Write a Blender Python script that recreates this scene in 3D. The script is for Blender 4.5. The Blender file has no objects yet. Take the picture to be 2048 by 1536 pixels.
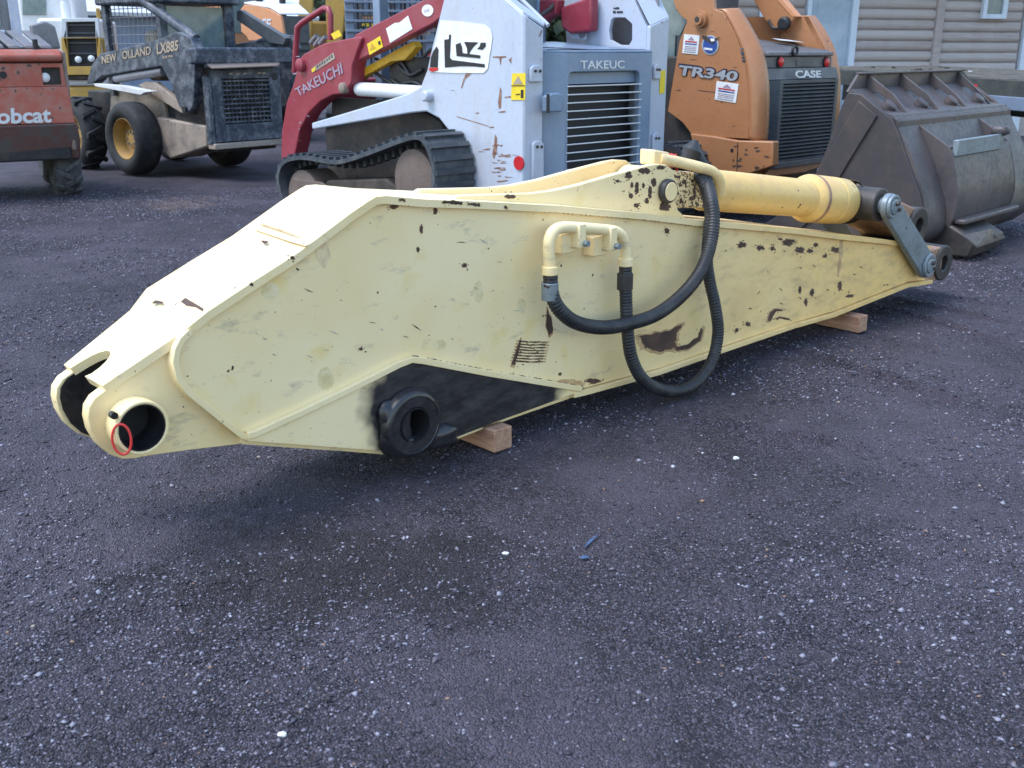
import bpy, bmesh, math, random
import numpy as np
from mathutils import Vector, Matrix

R = math.radians
random.seed(7)
rng = np.random.default_rng(11)
sc = bpy.context.scene
COL = sc.collection

# ------------------------------------------------------------------ camera
CAM_H = 1.6                       # eye height
FPX, YH = 2100.0, 100.0           # focal length and horizon row, measured in the 2048 px wide photograph
TILT = math.atan((768 - YH) / FPX)
cam = bpy.data.cameras.new('camera')
cam.sensor_width = 36.0
cam.lens = FPX / 2048 * 36.0
cam.clip_start = 0.05
cam.clip_end = 2000
cam.dof.use_dof = True
cam.dof.focus_distance = 5.0
cam.dof.aperture_fstop = 5.6
cam_o = bpy.data.objects.new('camera', cam)
COL.objects.link(cam_o)
cam_o.location = (0, 0, CAM_H)
cam_o.rotation_euler = (math.pi / 2 - TILT, 0, 0)
sc.camera = cam_o

# ------------------------------------------------------------------ world, sun, exposure
SUN_EL, SUN_AZ = R(60), R(250)    # azimuth measured clockwise from +Y (seen from above)
world = bpy.data.worlds.new('World')
sc.world = world
world.use_nodes = True
wn = world.node_tree.nodes
bg = wn['Background']
sky = wn.new('ShaderNodeTexSky')
sky.sky_type = 'NISHITA'
sky.sun_disc = False
sky.sun_elevation = SUN_EL
sky.sun_rotation = SUN_AZ
sky.air_density = 1.6
sky.dust_density = 0.6
sky.ozone_density = 2.0
world.node_tree.links.new(sky.outputs[0], bg.inputs[0])
bg.inputs[1].default_value = 0.15
sun = bpy.data.lights.new('sun', 'SUN')
sun.energy = 1.5
sun.angle = R(30)
sun.color = (1.0, 0.98, 0.95)
sun_o = bpy.data.objects.new('sun', sun)
COL.objects.link(sun_o)
sd = Vector((math.sin(SUN_AZ) * math.cos(SUN_EL), math.cos(SUN_AZ) * math.cos(SUN_EL), math.sin(SUN_EL)))
sun_o.rotation_euler = (-sd).to_track_quat('-Z', 'Y').to_euler()
sun_o.location = sd * 60
sc.view_settings.view_transform = 'Standard'
sc.view_settings.look = 'None'
sc.view_settings.gamma = 1
sc.view_settings.use_curve_mapping = False
sc.view_settings.exposure = 1.17
sc.cycles.max_bounces = 4
sc.cycles.diffuse_bounces = 3
sc.cycles.glossy_bounces = 2


# ------------------------------------------------------------------ materials
def lin(r, g, b):
    f = lambda c: ((c / 255 + 0.055) / 1.055) ** 2.4 if c > 10 else c / 255 / 12.92
    return (f(r), f(g), f(b))


class NT:
    def __init__(s, name):
        s.m = bpy.data.materials.new(name)
        s.m.use_nodes = True
        s.t = s.m.node_tree
        s.b = s.t.nodes['Principled BSDF']
        s.tc = s.t.nodes.new('ShaderNodeTexCoord')

    def n(s, typ, **kw):
        o = s.t.nodes.new('ShaderNode' + typ)
        for k, v in kw.items():
            setattr(o, k, v)
        return o

    def l(s, a, b):
        s.t.links.new(a, b)

    def coord(s, loc=(0, 0, 0), sc_=(1, 1, 1), rot=(0, 0, 0)):
        mp = s.n('Mapping')
        mp.inputs[1].default_value = loc
        mp.inputs[2].default_value = rot
        mp.inputs[3].default_value = sc_
        s.l(s.tc.outputs['Object'], mp.inputs[0])
        return mp.outputs[0]

    def noise(s, scale, detail=5, rough=.55, vec=None, dist=0):
        o = s.n('TexNoise')
        o.inputs['Scale'].default_value = scale
        o.inputs['Detail'].default_value = detail
        o.inputs['Roughness'].default_value = rough
        o.inputs['Distortion'].default_value = dist
        s.l(vec if vec else s.tc.outputs['Object'], o.inputs['Vector'])
        return o.outputs[0]

    def ramp(s, v, a, b, ca=(0, 0, 0, 1), cb=(1, 1, 1, 1)):
        o = s.n('ValToRGB')
        e = o.color_ramp.elements
        e[0].position, e[1].position = a, b
        e[0].color, e[1].color = ca, cb
        s.l(v, o.inputs[0])
        return o.outputs[0]

    def mix(s, fac, a, b):
        o = s.n('Mix', data_type='RGBA')
        for i, v in ((0, fac), (6, a), (7, b)):
            if isinstance(v, (int, float)):
                o.inputs[i].default_value = v
            elif isinstance(v, tuple):
                o.inputs[i].default_value = (*v[:3], 1)
            else:
                s.l(v, o.inputs[i])
        return o.outputs[2]

    def math(s, op, a, b=None):
        o = s.n('Math', operation=op)
        for i, v in ((0, a), (1, b)):
            if v is None:
                continue
            if isinstance(v, (int, float)):
                o.inputs[i].default_value = v
            else:
                s.l(v, o.inputs[i])
        return o.outputs[0]

    def bump(s, h, strength=.2, dist=.01):
        o = s.n('Bump')
        o.inputs['Strength'].default_value = strength
        o.inputs['Distance'].default_value = dist
        s.l(h, o.inputs['Height'])
        s.l(o.outputs[0], s.b.inputs['Normal'])

    def base(s, c):
        if isinstance(c, tuple):
            s.b.inputs['Base Color'].default_value = (*c[:3], 1)
        else:
            s.l(c, s.b.inputs['Base Color'])


def paint(name, col, dirt=None, da=.35, ds=3.0, chip=None, ca=.0, cs=22, rough=.45, metal=0.0, var=.12, bump=.06, spec=.5, streak=0):
    t = NT(name)
    n1 = t.noise(ds, 4, .65, t.coord(sc_=(1, 1, .3)) if streak else None)
    n2 = t.noise(ds * 9, 3, .65)
    c2 = tuple(max(0, x * (1 - var * 1.6)) for x in col)
    c = t.mix(t.ramp(n1, .3, .6), c2, col)
    if dirt:
        c = t.mix(t.math('MULTIPLY', t.ramp(n1, .45, .72), da * 1.6), c, dirt)
        c = t.mix(t.math('MULTIPLY', t.ramp(n2, .5, .72), da * .8), c, dirt)
    if chip:
        th = 1 - ca
        c = t.mix(t.ramp(t.noise(cs, 2, .55), th - .015, th + .015), c, chip)
    t.base(c)
    t.l(t.ramp(n2, .3, .8, (rough * .8,) * 3 + (1,), (min(1, rough * 1.35),) * 3 + (1,)), t.b.inputs['Roughness'])
    t.b.inputs['Metallic'].default_value = metal
    t.b.inputs['Specular IOR Level'].default_value = spec
    if bump:
        t.bump(t.noise(ds * 6, 1), bump, .02)
    return t.m


def flat(name, col, rough=.6, metal=0.0):
    t = NT(name)
    t.base(t.mix(t.ramp(t.noise(14, 5), .3, .7), col, tuple(x * .82 for x in col)))
    t.b.inputs['Roughness'].default_value = rough
    t.b.inputs['Metallic'].default_value = metal
    return t.m


RUST = (.055, .028, .022)
MUD = (.17, .14, .115)
GREASE = (.012, .012, .016)


def cream_material(name, grease=None, chips=.29):
    """faded cream-yellow machine paint with stains, specks and scratches; grease = (x, z, rx, rz) greasy area around a pin"""
    t = NT(name)
    sep = t.n('SeparateXYZ')
    t.l(t.tc.outputs['Object'], sep.inputs[0])
    pale, yel, warm = (.92, .755, .46), (.80, .58, .18), (.87, .56, .19)
    n1, n2, n3 = t.noise(1.7, 3), t.noise(5.5, 3, .6), t.noise(6, 4, .75, t.coord(sc_=(1, 1, 2.6), rot=(0, .6, 0)))
    c = t.mix(t.ramp(n1, .40, .66), pale, (.88, .68, .35))
    gx = t.n('MapRange')
    gx.inputs[1].default_value, gx.inputs[2].default_value = .6, 3.0
    t.l(sep.outputs[0], gx.inputs[0])
    c = t.mix(t.math('MULTIPLY', gx.outputs[0], .85), c, warm)
    c = t.mix(t.math('MULTIPLY', t.ramp(n2, .58, .72), .5), c, yel)
    c = t.mix(t.math('MULTIPLY', t.ramp(n1, .58, .70), .22), c, (.55, .36, .22))
    c = t.mix(t.math('MULTIPLY', t.ramp(n3, .58, .72), .42), c, (.22, .21, .20))
    c = t.mix(t.math('MULTIPLY', t.math('MULTIPLY', gx.outputs[0], t.ramp(n3, .44, .62)), .55), c, (.62, .42, .19))
    # chips
    c = t.mix(t.ramp(t.noise(30, 2, .5), 1 - chips, 1 - chips + .02), c, RUST)
    c = t.mix(t.ramp(t.noise(80, 1, .5), 1 - chips + .015, 1 - chips + .045), c, (.12, .07, .045))
    if grease:
        gxx, gzz, rx, rz = grease
        dx = t.math('DIVIDE', t.math('SUBTRACT', sep.outputs[0], gxx), rx)
        dz = t.math('DIVIDE', t.math('SUBTRACT', sep.outputs[2], gzz), rz)
        d = t.math('SQRT', t.math('ADD', t.math('MULTIPLY', dx, dx), t.math('MULTIPLY', dz, dz)))
        d = t.math('ADD', d, t.math('MULTIPLY', t.math('SUBTRACT', n2, .5), .42))
        g = t.ramp(d, .84, 1.04, (1, 1, 1, 1), (0, 0, 0, 1))
        c = t.mix(g, c, t.mix(t.ramp(n3, .42, .72), GREASE, (.06, .055, .06)))
        c = t.mix(t.math('MULTIPLY', t.ramp(n1, .62, .68), g), c, (.11, .055, .03))
    t.base(c)
    t.l(t.ramp(n2, .3, .8, (.34, .34, .34, 1), (.60, .60, .60, 1)), t.b.inputs['Roughness'])
    t.bump(t.noise(7, 2, .6), .10, .03)
    return t.m


M = {}
M['cream'] = cream_material('cream_paint', chips=.235)
M['cream_chip'] = cream_material('cream_paint_chipped', chips=.262)
M['cream_grease'] = cream_material('cream_paint_greasy', grease=(.05, .24, .57, .55), chips=.24)
M['weld'] = cream_material('chipped_weld_paint', chips=.46)
M['barrel'] = paint('cylinder_yellow', (.84, .56, .19), (.50, .30, .16), .32, 3.5, RUST, .27, 26, .4)
M['rust'] = paint('bare_rusty_steel', (.07, .040, .032), (.14, .075, .05), .6, 9, rough=.75)
M['grease'] = paint('black_grease', (.012, .012, .016), (.045, .042, .05), .4, 7, rough=.33, spec=.7)
M['darksteel'] = paint('dark_steel', (.045, .044, .048), (.12, .09, .07), .4, 5, rough=.5, metal=.3)
M['linksteel'] = paint('grey_link_steel', (.26, .31, .36), (.10, .11, .09), .45, 6, RUST, .3, 26, .45, .3)
M['rustpink'] = paint('rusty_machined_steel', (.42, .24, .16), (.13, .07, .05), .5, 8, rough=.6)
M['chrome'] = flat('chrome_rod', (.62, .64, .70), .15, 1)
M['rubber'] = paint('black_rubber_hose', (.018, .019, .024), (.06, .06, .065), .35, 9, rough=.5)
M['tyre'] = paint('tyre_rubber', (.014, .015, .019), (.05, .05, .052), .4, 7, rough=.75)
M['red_tie'] = flat('red_cable_tie', (.72, .05, .05), .4)
M['wood'] = None
M['tk_white'] = paint('pale_blue_white_paint', (.50, .56, .69), (.34, .30, .28), .30, 3, (.20, .10, .07), .245, 14, .4, streak=1)
M['tk_grey'] = paint('slate_blue_hood_paint', (.19, .27, .40), (.25, .28, .33), .3, 3, rough=.38)
M['tk_red'] = paint('crimson_loader_arm_paint', (.29, .028, .05), (.25, .08, .10), .3, 3, (.2, .08, .07), .25, 20, .42)
M['tk_yellow'] = paint('yellow_safety_strut', (.70, .40, .02), (.25, .15, .05), .3, 5, rough=.4)
M['black'] = flat('black_paint', (.014, .015, .02), .55)
M['dark'] = paint('dark_machinery', (.022, .021, .024), (.07, .055, .045), .5, 5, rough=.7)
M['mudbrown'] = paint('muddy_undercarriage', (.045, .035, .030), (.12, .09, .075), .45, 5, rough=.85)
M['mudpale'] = paint('mud_caked_steel', (.30, .23, .20), (.14, .11, .09), .5, 6, rough=.9)
M['mudmid'] = paint('caked_mud', (.17, .125, .11), (.09, .07, .06), .5, 6, rough=.9)
M['track'] = paint('rubber_track', (.04, .05, .065), (.11, .115, .125), .45, 8, rough=.65)
M['white'] = flat('white_sticker', (.82, .83, .86), .4)
M['whitedirt'] = paint('white_paint', (.74, .76, .80), (.4, .36, .33), .3, 4, rough=.4)
M['ystick'] = flat('yellow_sticker', (.85, .62, .03), .4)
M['red'] = flat('red_lens', (.55, .02, .03), .25)
M['bluestick'] = flat('blue_sticker', (.03, .08, .32), .35)
M['silver'] = flat('silver_decal', (.55, .57, .62), .3, .4)
M['lilac'] = flat('faded_silver_letters', (.36, .28, .37), .5)
M['navy'] = flat('dark_navy_outline', (.018, .02, .05), .4)
M['tanletter'] = flat('faded_tan_letters', (.48, .38, .28), .6)
M['cs_orange'] = paint('orange_machine_paint', (.44, .195, .088), (.32, .155, .085), .35, 2.5, (.06, .03, .02), .255, 18, .30)
M['cs_grey'] = paint('charcoal_plastic', (.06, .07, .085), (.12, .12, .13), .3, 5, rough=.45)
M['cs_lid'] = paint('grey_hood_lid', (.10, .10, .115), (.2, .19, .19), .35, 5, rough=.5)
M['nh_blue'] = paint('worn_dark_blue_paint', (.026, .038, .066), (.23, .245, .28), .52, 7.0, (.012, .012, .014), .36, 30, .5)
M['nh_tan'] = paint('dirty_tan_paint', (.42, .34, .28), (.17, .14, .13), .6, 3.5, RUST, .3, 20, .6)
M['nh_rim'] = paint('mustard_wheel_rim', (.50, .29, .07), (.22, .16, .1), .4, 5, rough=.6)
M['bc_red'] = paint('faded_red_paint', (.44, .105, .07), (.31, .19, .16), .55, 6, (.09, .06, .055), .33, 12, .55)
M['bc_dirty'] = paint('dirt_covered_red_steel', (.15, .07, .06), (.10, .09, .088), .95, 5, rough=.8)
M['greysteel'] = paint('weathered_grey_steel', (.22, .22, .25), (.12, .10, .09), .4, 4, rough=.55, metal=.2)
M['bucket'] = paint('weathered_loader_bucket_steel', (.118, .104, .114), (.080, .056, .046), .5, 2.5, rough=.5, metal=.15, var=.4)
M['bucket_plate'] = paint('dark_bucket_end_plate', (.06, .052, .058), (.11, .075, .055), .5, 2.0, rough=.55, metal=.2)
M['glass'] = None
M['bluepaint'] = flat('bright_blue_paint', (.02, .12, .6), .5)
M['far_yellow'] = paint('far_yellow_paint', (.62, .36, .07), (.2, .15, .1), .4, 3, rough=.5)
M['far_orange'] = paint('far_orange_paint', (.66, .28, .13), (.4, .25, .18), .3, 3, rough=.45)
M['far_blue'] = paint('grey_blue_steel', (.17, .22, .32), (.10, .11, .13), .4, 5, rough=.5)
M['trailer'] = paint('weathered_trailer_deck', (.07, .065, .058), (.17, .145, .11), .55, 6, rough=.85)
M['trailer_side'] = paint('dark_green_trailer_frame', (.03, .035, .034), (.08, .08, .07), .4, 5, rough=.6)
M['trim'] = paint('white_window_trim', (.62, .70, .82), (.4, .42, .45), .2, 4, rough=.5)
M['door'] = paint('pale_blue_door', (.36, .45, .56), (.5, .55, .62), .5, 1.2, rough=.5)
M['shedwall'] = paint('grey_shed_cladding', (.22, .27, .38), (.3, .33, .38), .3, 2, rough=.7)
M['shedroof'] = paint('white_shed_roof', (.75, .78, .84), (.6, .6, .62), .2, 2, rough=.5)


def make_wood():
    t = NT('softwood_block')
    v = t.coord(sc_=(14, 2.0, 14))
    g = t.noise(3.0, 6, .6, v, 1.2)
    c = t.mix(t.ramp(g, .35, .68), (.48, .29, .20), (.30, .155, .10))
    c = t.mix(t.math('MULTIPLY', t.ramp(t.noise(8, 5), .55, .75), .4), c, (.14, .09, .07))
    t.base(c)
    t.b.inputs['Roughness'].default_value = .8
    t.bump(g, .3, .01)
    return t.m


def make_log():
    t = NT('weathered_log_siding')
    v = t.coord(sc_=(.6, 6, 9))
    g = t.noise(3.0, 7, .65, v, .6)
    c = t.mix(t.ramp(g, .3, .72), (.47, .42, .41), (.28, .23, .22))
    c = t.mix(t.math('MULTIPLY', t.ramp(t.noise(1.1, 4), .45, .7), .5), c, (.30, .24, .21))
    inf = t.n('ObjectInfo')
    c = t.mix(t.math('MULTIPLY', inf.outputs['Random'], .55), c, (.52, .47, .46))
    t.base(c)
    t.b.inputs['Roughness'].default_value = .85
    t.bump(g, .25, .02)
    return t.m


def make_glass():
    t = NT('cab_glass')
    t.base((.05, .09, .10))
    t.b.inputs['Roughness'].default_value = .08
    t.b.inputs['Transmission Weight'].default_value = .55
    t.b.inputs['IOR'].default_value = 1.3
    return t.m


def make_mirror_glass():
    t = NT('dusty_cab_glass')
    c = t.mix(t.ramp(t.noise(5, 5), .35, .7), (.10, .16, .18), (.20, .26, .27))
    t.base(c)
    t.b.inputs['Roughness'].default_value = .18
    return t.m


M['wood'] = make_wood()
M['log'] = make_log()
M['glass'] = make_glass()
M['dustglass'] = make_mirror_glass()


DAMP_SHADE = Matrix.Rotation(-.25, 3, 'Z') @ Vector((-.55 * .62, 3.05, 0))


def make_ground():
    t = NT('asphalt_millings')
    big, mid = t.noise(.75, 4, .65), t.noise(3.6, 5, .7)
    vo = t.n('TexVoronoi')
    vo.inputs['Scale'].default_value = 150
    t.l(t.tc.outputs['Object'], vo.inputs['Vector'])
    sp = t.n('SeparateColor')
    t.l(vo.outputs['Color'], sp.inputs[0])
    c = t.mix(t.math('POWER', sp.outputs[0], 2.6), (0.0218, 0.0186, 0.0281), (0.1338, 0.1159, 0.1566))
    c = t.mix(t.ramp(sp.outputs[1], .94, .96), c, (0.1586, 0.1437, 0.1890))
    c = t.mix(t.ramp(sp.outputs[2], .965, .975), c, (0.0892, 0.0575, 0.0486))
    c = t.mix(t.math('MULTIPLY', t.ramp(mid, .50, .66), .55), c, (0.0892, 0.0738, 0.0994))
    c = t.mix(t.math('MULTIPLY', t.ramp(mid, .30, .46, (1, 1, 1, 1), (0, 0, 0, 1)), .55), c, (0.0169, 0.0139, 0.0205))
    c = t.mix(t.math('MULTIPLY', t.ramp(big, .30, .42, (1, 1, 1, 1), (0, 0, 0, 1)), .70), c, (0.0199, 0.0164, 0.0248))
    c = t.mix(t.math('MULTIPLY', t.ramp(big, .46, .60), .80), c, (0.1071, 0.0901, 0.1210))
    # sandy brown patch lying in front of the dark blue loader
    d = t.n('VectorMath', operation='DISTANCE')
    t.l(t.coord(sc_=(1, .55, 1)), d.inputs[0])
    d.inputs[1].default_value = (-3.6, 11.6 * .55, 0)
    pm = t.ramp(t.math('ADD', d.outputs['Value'], t.math('MULTIPLY', mid, 1.2)), .75, 1.75, (1, 1, 1, 1), (0, 0, 0, 1))
    c = t.mix(t.math('MULTIPLY', pm, .75), c, (0.2081, 0.1437, 0.1242))
    d2 = t.n('VectorMath', operation='DISTANCE')          # damp stretch before the arm, part of the arm's shadow painted in
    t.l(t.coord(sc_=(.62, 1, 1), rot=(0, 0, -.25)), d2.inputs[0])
    d2.inputs[1].default_value = DAMP_SHADE
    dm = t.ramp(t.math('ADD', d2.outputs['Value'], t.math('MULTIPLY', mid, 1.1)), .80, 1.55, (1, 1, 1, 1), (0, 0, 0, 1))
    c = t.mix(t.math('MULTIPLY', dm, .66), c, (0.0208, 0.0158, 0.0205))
    t.base(c)
    t.b.inputs['Roughness'].default_value = .78
    t.b.inputs['Specular IOR Level'].default_value = .4
    t.bump(t.math('SUBTRACT', t.math('MULTIPLY', t.noise(38, 2, .7), 2.2), vo.outputs['Distance']), 1.0, .016)
    return t.m


def make_pebble():
    t = NT('mixed_pebbles')
    g = t.n('NewGeometry')
    o = t.n('ValToRGB')
    o.color_ramp.interpolation = 'CONSTANT'
    cols = [(0, (0.0257, 0.0230, 0.0346)), (.34, (0.0516, 0.0450, 0.0648)), (.50, (0.0912, 0.0834, 0.1145)), (.70, (0.1636, 0.1534, 0.1998)), (.88, (0.2478, 0.2396, 0.3024)),
            (.981, (0.4560, 0.4408, 0.5292)), (.988, (0.2379, 0.1437, 0.1080)), (.995, (0.3271, 0.2588, 0.2160))]
    e = o.color_ramp.elements
    e[0].position, e[0].color = 0, (*cols[0][1], 1)
    e[1].position, e[1].color = cols[1][0], (*cols[1][1], 1)
    for p, c in cols[2:]:
        k = e.new(p)
        k.color = (*c, 1)
    t.l(g.outputs['Random Per Island'], o.inputs[0])
    t.base(o.outputs[0])
    t.b.inputs['Roughness'].default_value = .6
    return t.m


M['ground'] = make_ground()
M['pebble'] = make_pebble()


# ------------------------------------------------------------------ geometry helpers
def mesh(name, V, F, mat, parent=None, bevel=0.0, seg=2, angle=38, recalc=True):
    me = bpy.data.meshes.new(name)
    me.from_pydata([tuple(v) for v in V], [], F)
    if recalc:
        bm = bmesh.new()
        bm.from_mesh(me)
        bmesh.ops.recalc_face_normals(bm, faces=bm.faces)
        bm.to_mesh(me)
        bm.free()
    me.shade_smooth()
    me.set_sharp_from_angle(angle=R(angle))
    me.materials.append(mat)
    o = bpy.data.objects.new(name, me)
    COL.objects.link(o)
    if parent is not None:
        o.parent = parent
    if bevel:
        b = o.modifiers.new('bevel', 'BEVEL')
        b.width = bevel
        b.segments = seg
        b.limit_method = 'ANGLE'
        b.angle_limit = R(35)
        b.harden_normals = False
    return o


def prism(name, pts, vec, mat, parent=None, bevel=0.0):
    n = len(pts)
    v = Vector(vec)
    V = [Vector(p) for p in pts] + [Vector(p) + v for p in pts]
    F = [list(range(n)), list(range(2 * n - 1, n - 1, -1))]
    F += [[i, (i + 1) % n, n + (i + 1) % n, n + i] for i in range(n)]
    return mesh(name, V, F, mat, parent, bevel)


def plate(name, outer, holes, vec, mat, parent=None, bevel=0.0):
    """flat plate of 3-D outline points with real holes, given thickness vec"""
    bm = bmesh.new()
    loops = []
    for lp in [outer] + holes:
        vs = [bm.verts.new(p) for p in lp]
        es = [bm.edges.new((vs[i], vs[(i + 1) % len(vs)])) for i in range(len(vs))]
        loops.append((vs, es))
    bmesh.ops.triangle_fill(bm, use_beauty=True, edges=[e for l_ in loops for e in l_[1]])
    bm.verts.index_update()
    V = [v.co.copy() for v in bm.verts]
    F = [[v.index for v in f.verts] for f in bm.faces]
    L = [[v.index for v in l_[0]] for l_ in loops]
    bm.free()
    n = len(V)
    v = Vector(vec)
    F2 = [[i + n for i in reversed(f)] for f in F]
    for lp in L:
        k = len(lp)
        F2 += [[lp[i], lp[(i + 1) % k], lp[(i + 1) % k] + n, lp[i] + n] for i in range(k)]
    return mesh(name, V + [p + v for p in V], F + F2, mat, parent, bevel)


def box(name, x, y, z, mat, parent=None, bevel=0.0):
    V = [(a, b, c) for c in z for b in y for a in x]
    F = [[0, 1, 3, 2], [4, 5, 7, 6], [0, 1, 5, 4], [2, 3, 7, 6], [0, 2, 6, 4], [1, 3, 7, 5]]
    return mesh(name, V, F, mat, parent, bevel)


def basis(d):
    d = Vector(d).normalized()
    up = Vector((0, 0, 1)) if abs(d.z) < .9 else Vector((1, 0, 0))
    a = d.cross(up).normalized()
    return d, a, a.cross(d).normalized()


def lathe(name, p0, d, prof, mat, parent=None, seg=24, closed=False, bevel=0.0, cap0=True):
    """prof: list of (distance along d, radius)"""
    d, a, b = basis(d)
    p0 = Vector(p0)
    V, F = [], []
    for t, r in prof:
        for k in range(seg):
            w = 2 * math.pi * k / seg
            V.append(p0 + d * t + (a * math.cos(w) + b * math.sin(w)) * r)
    m = len(prof)
    for i in range(m if closed else m - 1):
        j = (i + 1) % m
        for k in range(seg):
            F.append([i * seg + k, i * seg + (k + 1) % seg, j * seg + (k + 1) % seg, j * seg + k])
    if not closed:
        if cap0:
            F.append(list(range(seg)))
        F.append(list(range((m - 1) * seg, m * seg)))
    return mesh(name, V, F, mat, parent, bevel)


def cyl(name, p0, p1, r, mat, parent=None, seg=20, r1=None, bevel=0.0):
    d = Vector(p1) - Vector(p0)
    return lathe(name, p0, d, [(0, r), (d.length, r if r1 is None else r1)], mat, parent, seg, bevel=bevel)


def pipe_ring(name, p0, p1, ro, ri, mat, parent=None, seg=28, bevel=0.0):
    d = Vector(p1) - Vector(p0)
    L = d.length
    return lathe(name, p0, d, [(0, ri), (0, ro), (L, ro), (L, ri)], mat, parent, seg, True, bevel)


def smooth_path(pts, n=8):
    P = [Vector(p) for p in pts]
    P = [P[0] * 2 - P[1]] + P + [P[-1] * 2 - P[-2]]
    out = []
    for i in range(1, len(P) - 2):
        for k in range(n):
            t = k / n
            a, b, c, d = P[i - 1], P[i], P[i + 1], P[i + 2]
            out.append(.5 * ((2 * b) + (c - a) * t + (2 * a - 5 * b + 4 * c - d) * t * t + (3 * b - a - 3 * c + d) * t ** 3))
    out.append(P[-2])
    return out


def resample(P, step):
    out = [P[0]]
    acc = 0.0
    for a, b in zip(P, P[1:]):
        L = (b - a).length
        while acc + L >= step:
            t = (step - acc) / L
            a = a.lerp(b, t)
            out.append(a.copy())
            L = (b - a).length
            acc = 0.0
        acc += L
    out.append(P[-1])
    return out


def tube(name, pts, r, mat, parent=None, seg=12, smooth=True, rib=None, n=8):
    P = smooth_path(pts, n) if smooth else [Vector(p) for p in pts]
    if rib:
        P = resample(P, rib[0])
    V, F = [], []
    d, a, b = basis(P[1] - P[0])
    for i, p in enumerate(P):
        t = (P[min(i + 1, len(P) - 1)] - P[max(i - 1, 0)]).normalized()
        a = (a - t * a.dot(t)).normalized()
        b = t.cross(a)
        rr = r
        if rib:
            rr = r * (1 + rib[1] * (1 if i % 4 in (0, 1) else -1))
        for k in range(seg):
            w = 2 * math.pi * k / seg
            V.append(p + (a * math.cos(w) + b * math.sin(w)) * rr)
    for i in range(len(P) - 1):
        for k in range(seg):
            F.append([i * seg + k, i * seg + (k + 1) % seg, (i + 1) * seg + (k + 1) % seg, (i + 1) * seg + k])
    F += [list(range(seg)), list(range((len(P) - 1) * seg, len(P) * seg))]
    return mesh(name, V, F, mat, parent, angle=60)


def disc_pts(c, a, b, r, n=24, r2=None):
    c, a, b = Vector(c), Vector(a), Vector(b)
    return [c + a * math.cos(2 * math.pi * k / n) * r + b * math.sin(2 * math.pi * k / n) * (r2 or r) for k in range(n)]


def lettering(name, s, q, mat, parent, lift=(0, 0, 0), bold=.0, shear=.0, thick=.004, space=1.0):
    """mesh letters fitted into the quadrilateral q = bottom-left, bottom-right, top-right, top-left"""
    cu = bpy.data.curves.new(name, 'FONT')
    cu.body = s
    cu.offset = bold
    cu.shear = shear
    cu.space_character = space
    cu.resolution_u = 3
    tmp = bpy.data.objects.new(name, cu)
    COL.objects.link(tmp)
    me = bpy.data.meshes.new_from_object(tmp)
    bpy.data.objects.remove(tmp)
    bpy.data.curves.remove(cu)
    co = np.array([v.co[:] for v in me.vertices])
    lo, hi = co.min(0), co.max(0)
    q = [Vector(p) + Vector(lift) for p in q]
    nrm = (q[1] - q[0]).cross(q[3] - q[0]).normalized() * thick
    if Vector(lift).length and nrm.dot(Vector(lift)) < 0:
        nrm = -nrm
    V = []
    for v in me.vertices:
        u = (v.co.x - lo[0]) / (hi[0] - lo[0])
        w = (v.co.y - lo[1]) / (hi[1] - lo[1])
        V.append((q[0].lerp(q[1], u)).lerp(q[3].lerp(q[2], u), w))
    F = [list(p.vertices) for p in me.polygons]
    ec = {}
    for f in F:
        for a, b in zip(f, f[1:] + f[:1]):
            ec.setdefault((min(a, b), max(a, b)), []).append((a, b))
    n = len(V)
    side = [[a, b, b + n, a + n] for k, l_ in ec.items() if len(l_) == 1 for a, b in l_]
    bpy.data.meshes.remove(me)
    return mesh(name, V + [p + nrm for p in V], F + [[i + n for i in reversed(f)] for f in F] + side, mat, parent, recalc=False)


class Frame:
    """a thing's own ground frame: x to its right, y forward, z up; photo measurements are read off on its own faces"""

    def __init__(s, ox, oy, deg, name=None, label=None, cat=None, group=None, oz=0.0):
        s.o = Vector((ox, oy, oz))
        s.a = R(deg)
        s.c, s.s = math.cos(s.a), math.sin(s.a)
        s.root = None
        if name:
            r = bpy.data.objects.new(name, None)
            COL.objects.link(r)
            r.empty_display_size = .2
            r.location = s.o
            r.rotation_euler = (0, 0, s.a)
            r['label'] = label
            r['category'] = cat
            if group:
                r['group'] = group
            s.root = r

    def loc(s, v):
        return Vector((v[0] * s.c + v[1] * s.s, -v[0] * s.s + v[1] * s.c, v[2]))

    def ray(s, px, py):
        dx, dy = px - 1024, py - 768
        ct, st = math.cos(TILT), math.sin(TILT)
        return s.loc((dx, FPX * ct - dy * st, -(dy * ct + FPX * st))), s.loc(Vector((0, 0, CAM_H)) - s.o)

    def at(s, px, py, **k):
        d, p = s.ray(px, py)
        if 'pl' in k:                                   # upright plane through two plan points
            (x0, y0), (x1, y1) = k['pl']
            n = Vector((y1 - y0, x0 - x1, 0))
            t = (Vector((x0, y0, 0)) - p).dot(n) / d.dot(n)
        else:
            ax, val = next(iter(k.items()))
            i = 'xyz'.index(ax)
            t = (val - p[i]) / d[i]
        return p + d * t

    def pts(s, L, **k):
        return [s.at(a, b, **k) for a, b in L]


def arc_px(cx, cy, rx, ry, n=20):
    return [(cx + rx * math.cos(2 * math.pi * i / n), cy + ry * math.sin(2 * math.pi * i / n)) for i in range(n)]


def rot_obj(o, loc, rotz):
    o.location = loc
    o.rotation_euler = (0, 0, rotz)


# ================================================================== ground
G0 = Frame(0, 0, 0)


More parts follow.
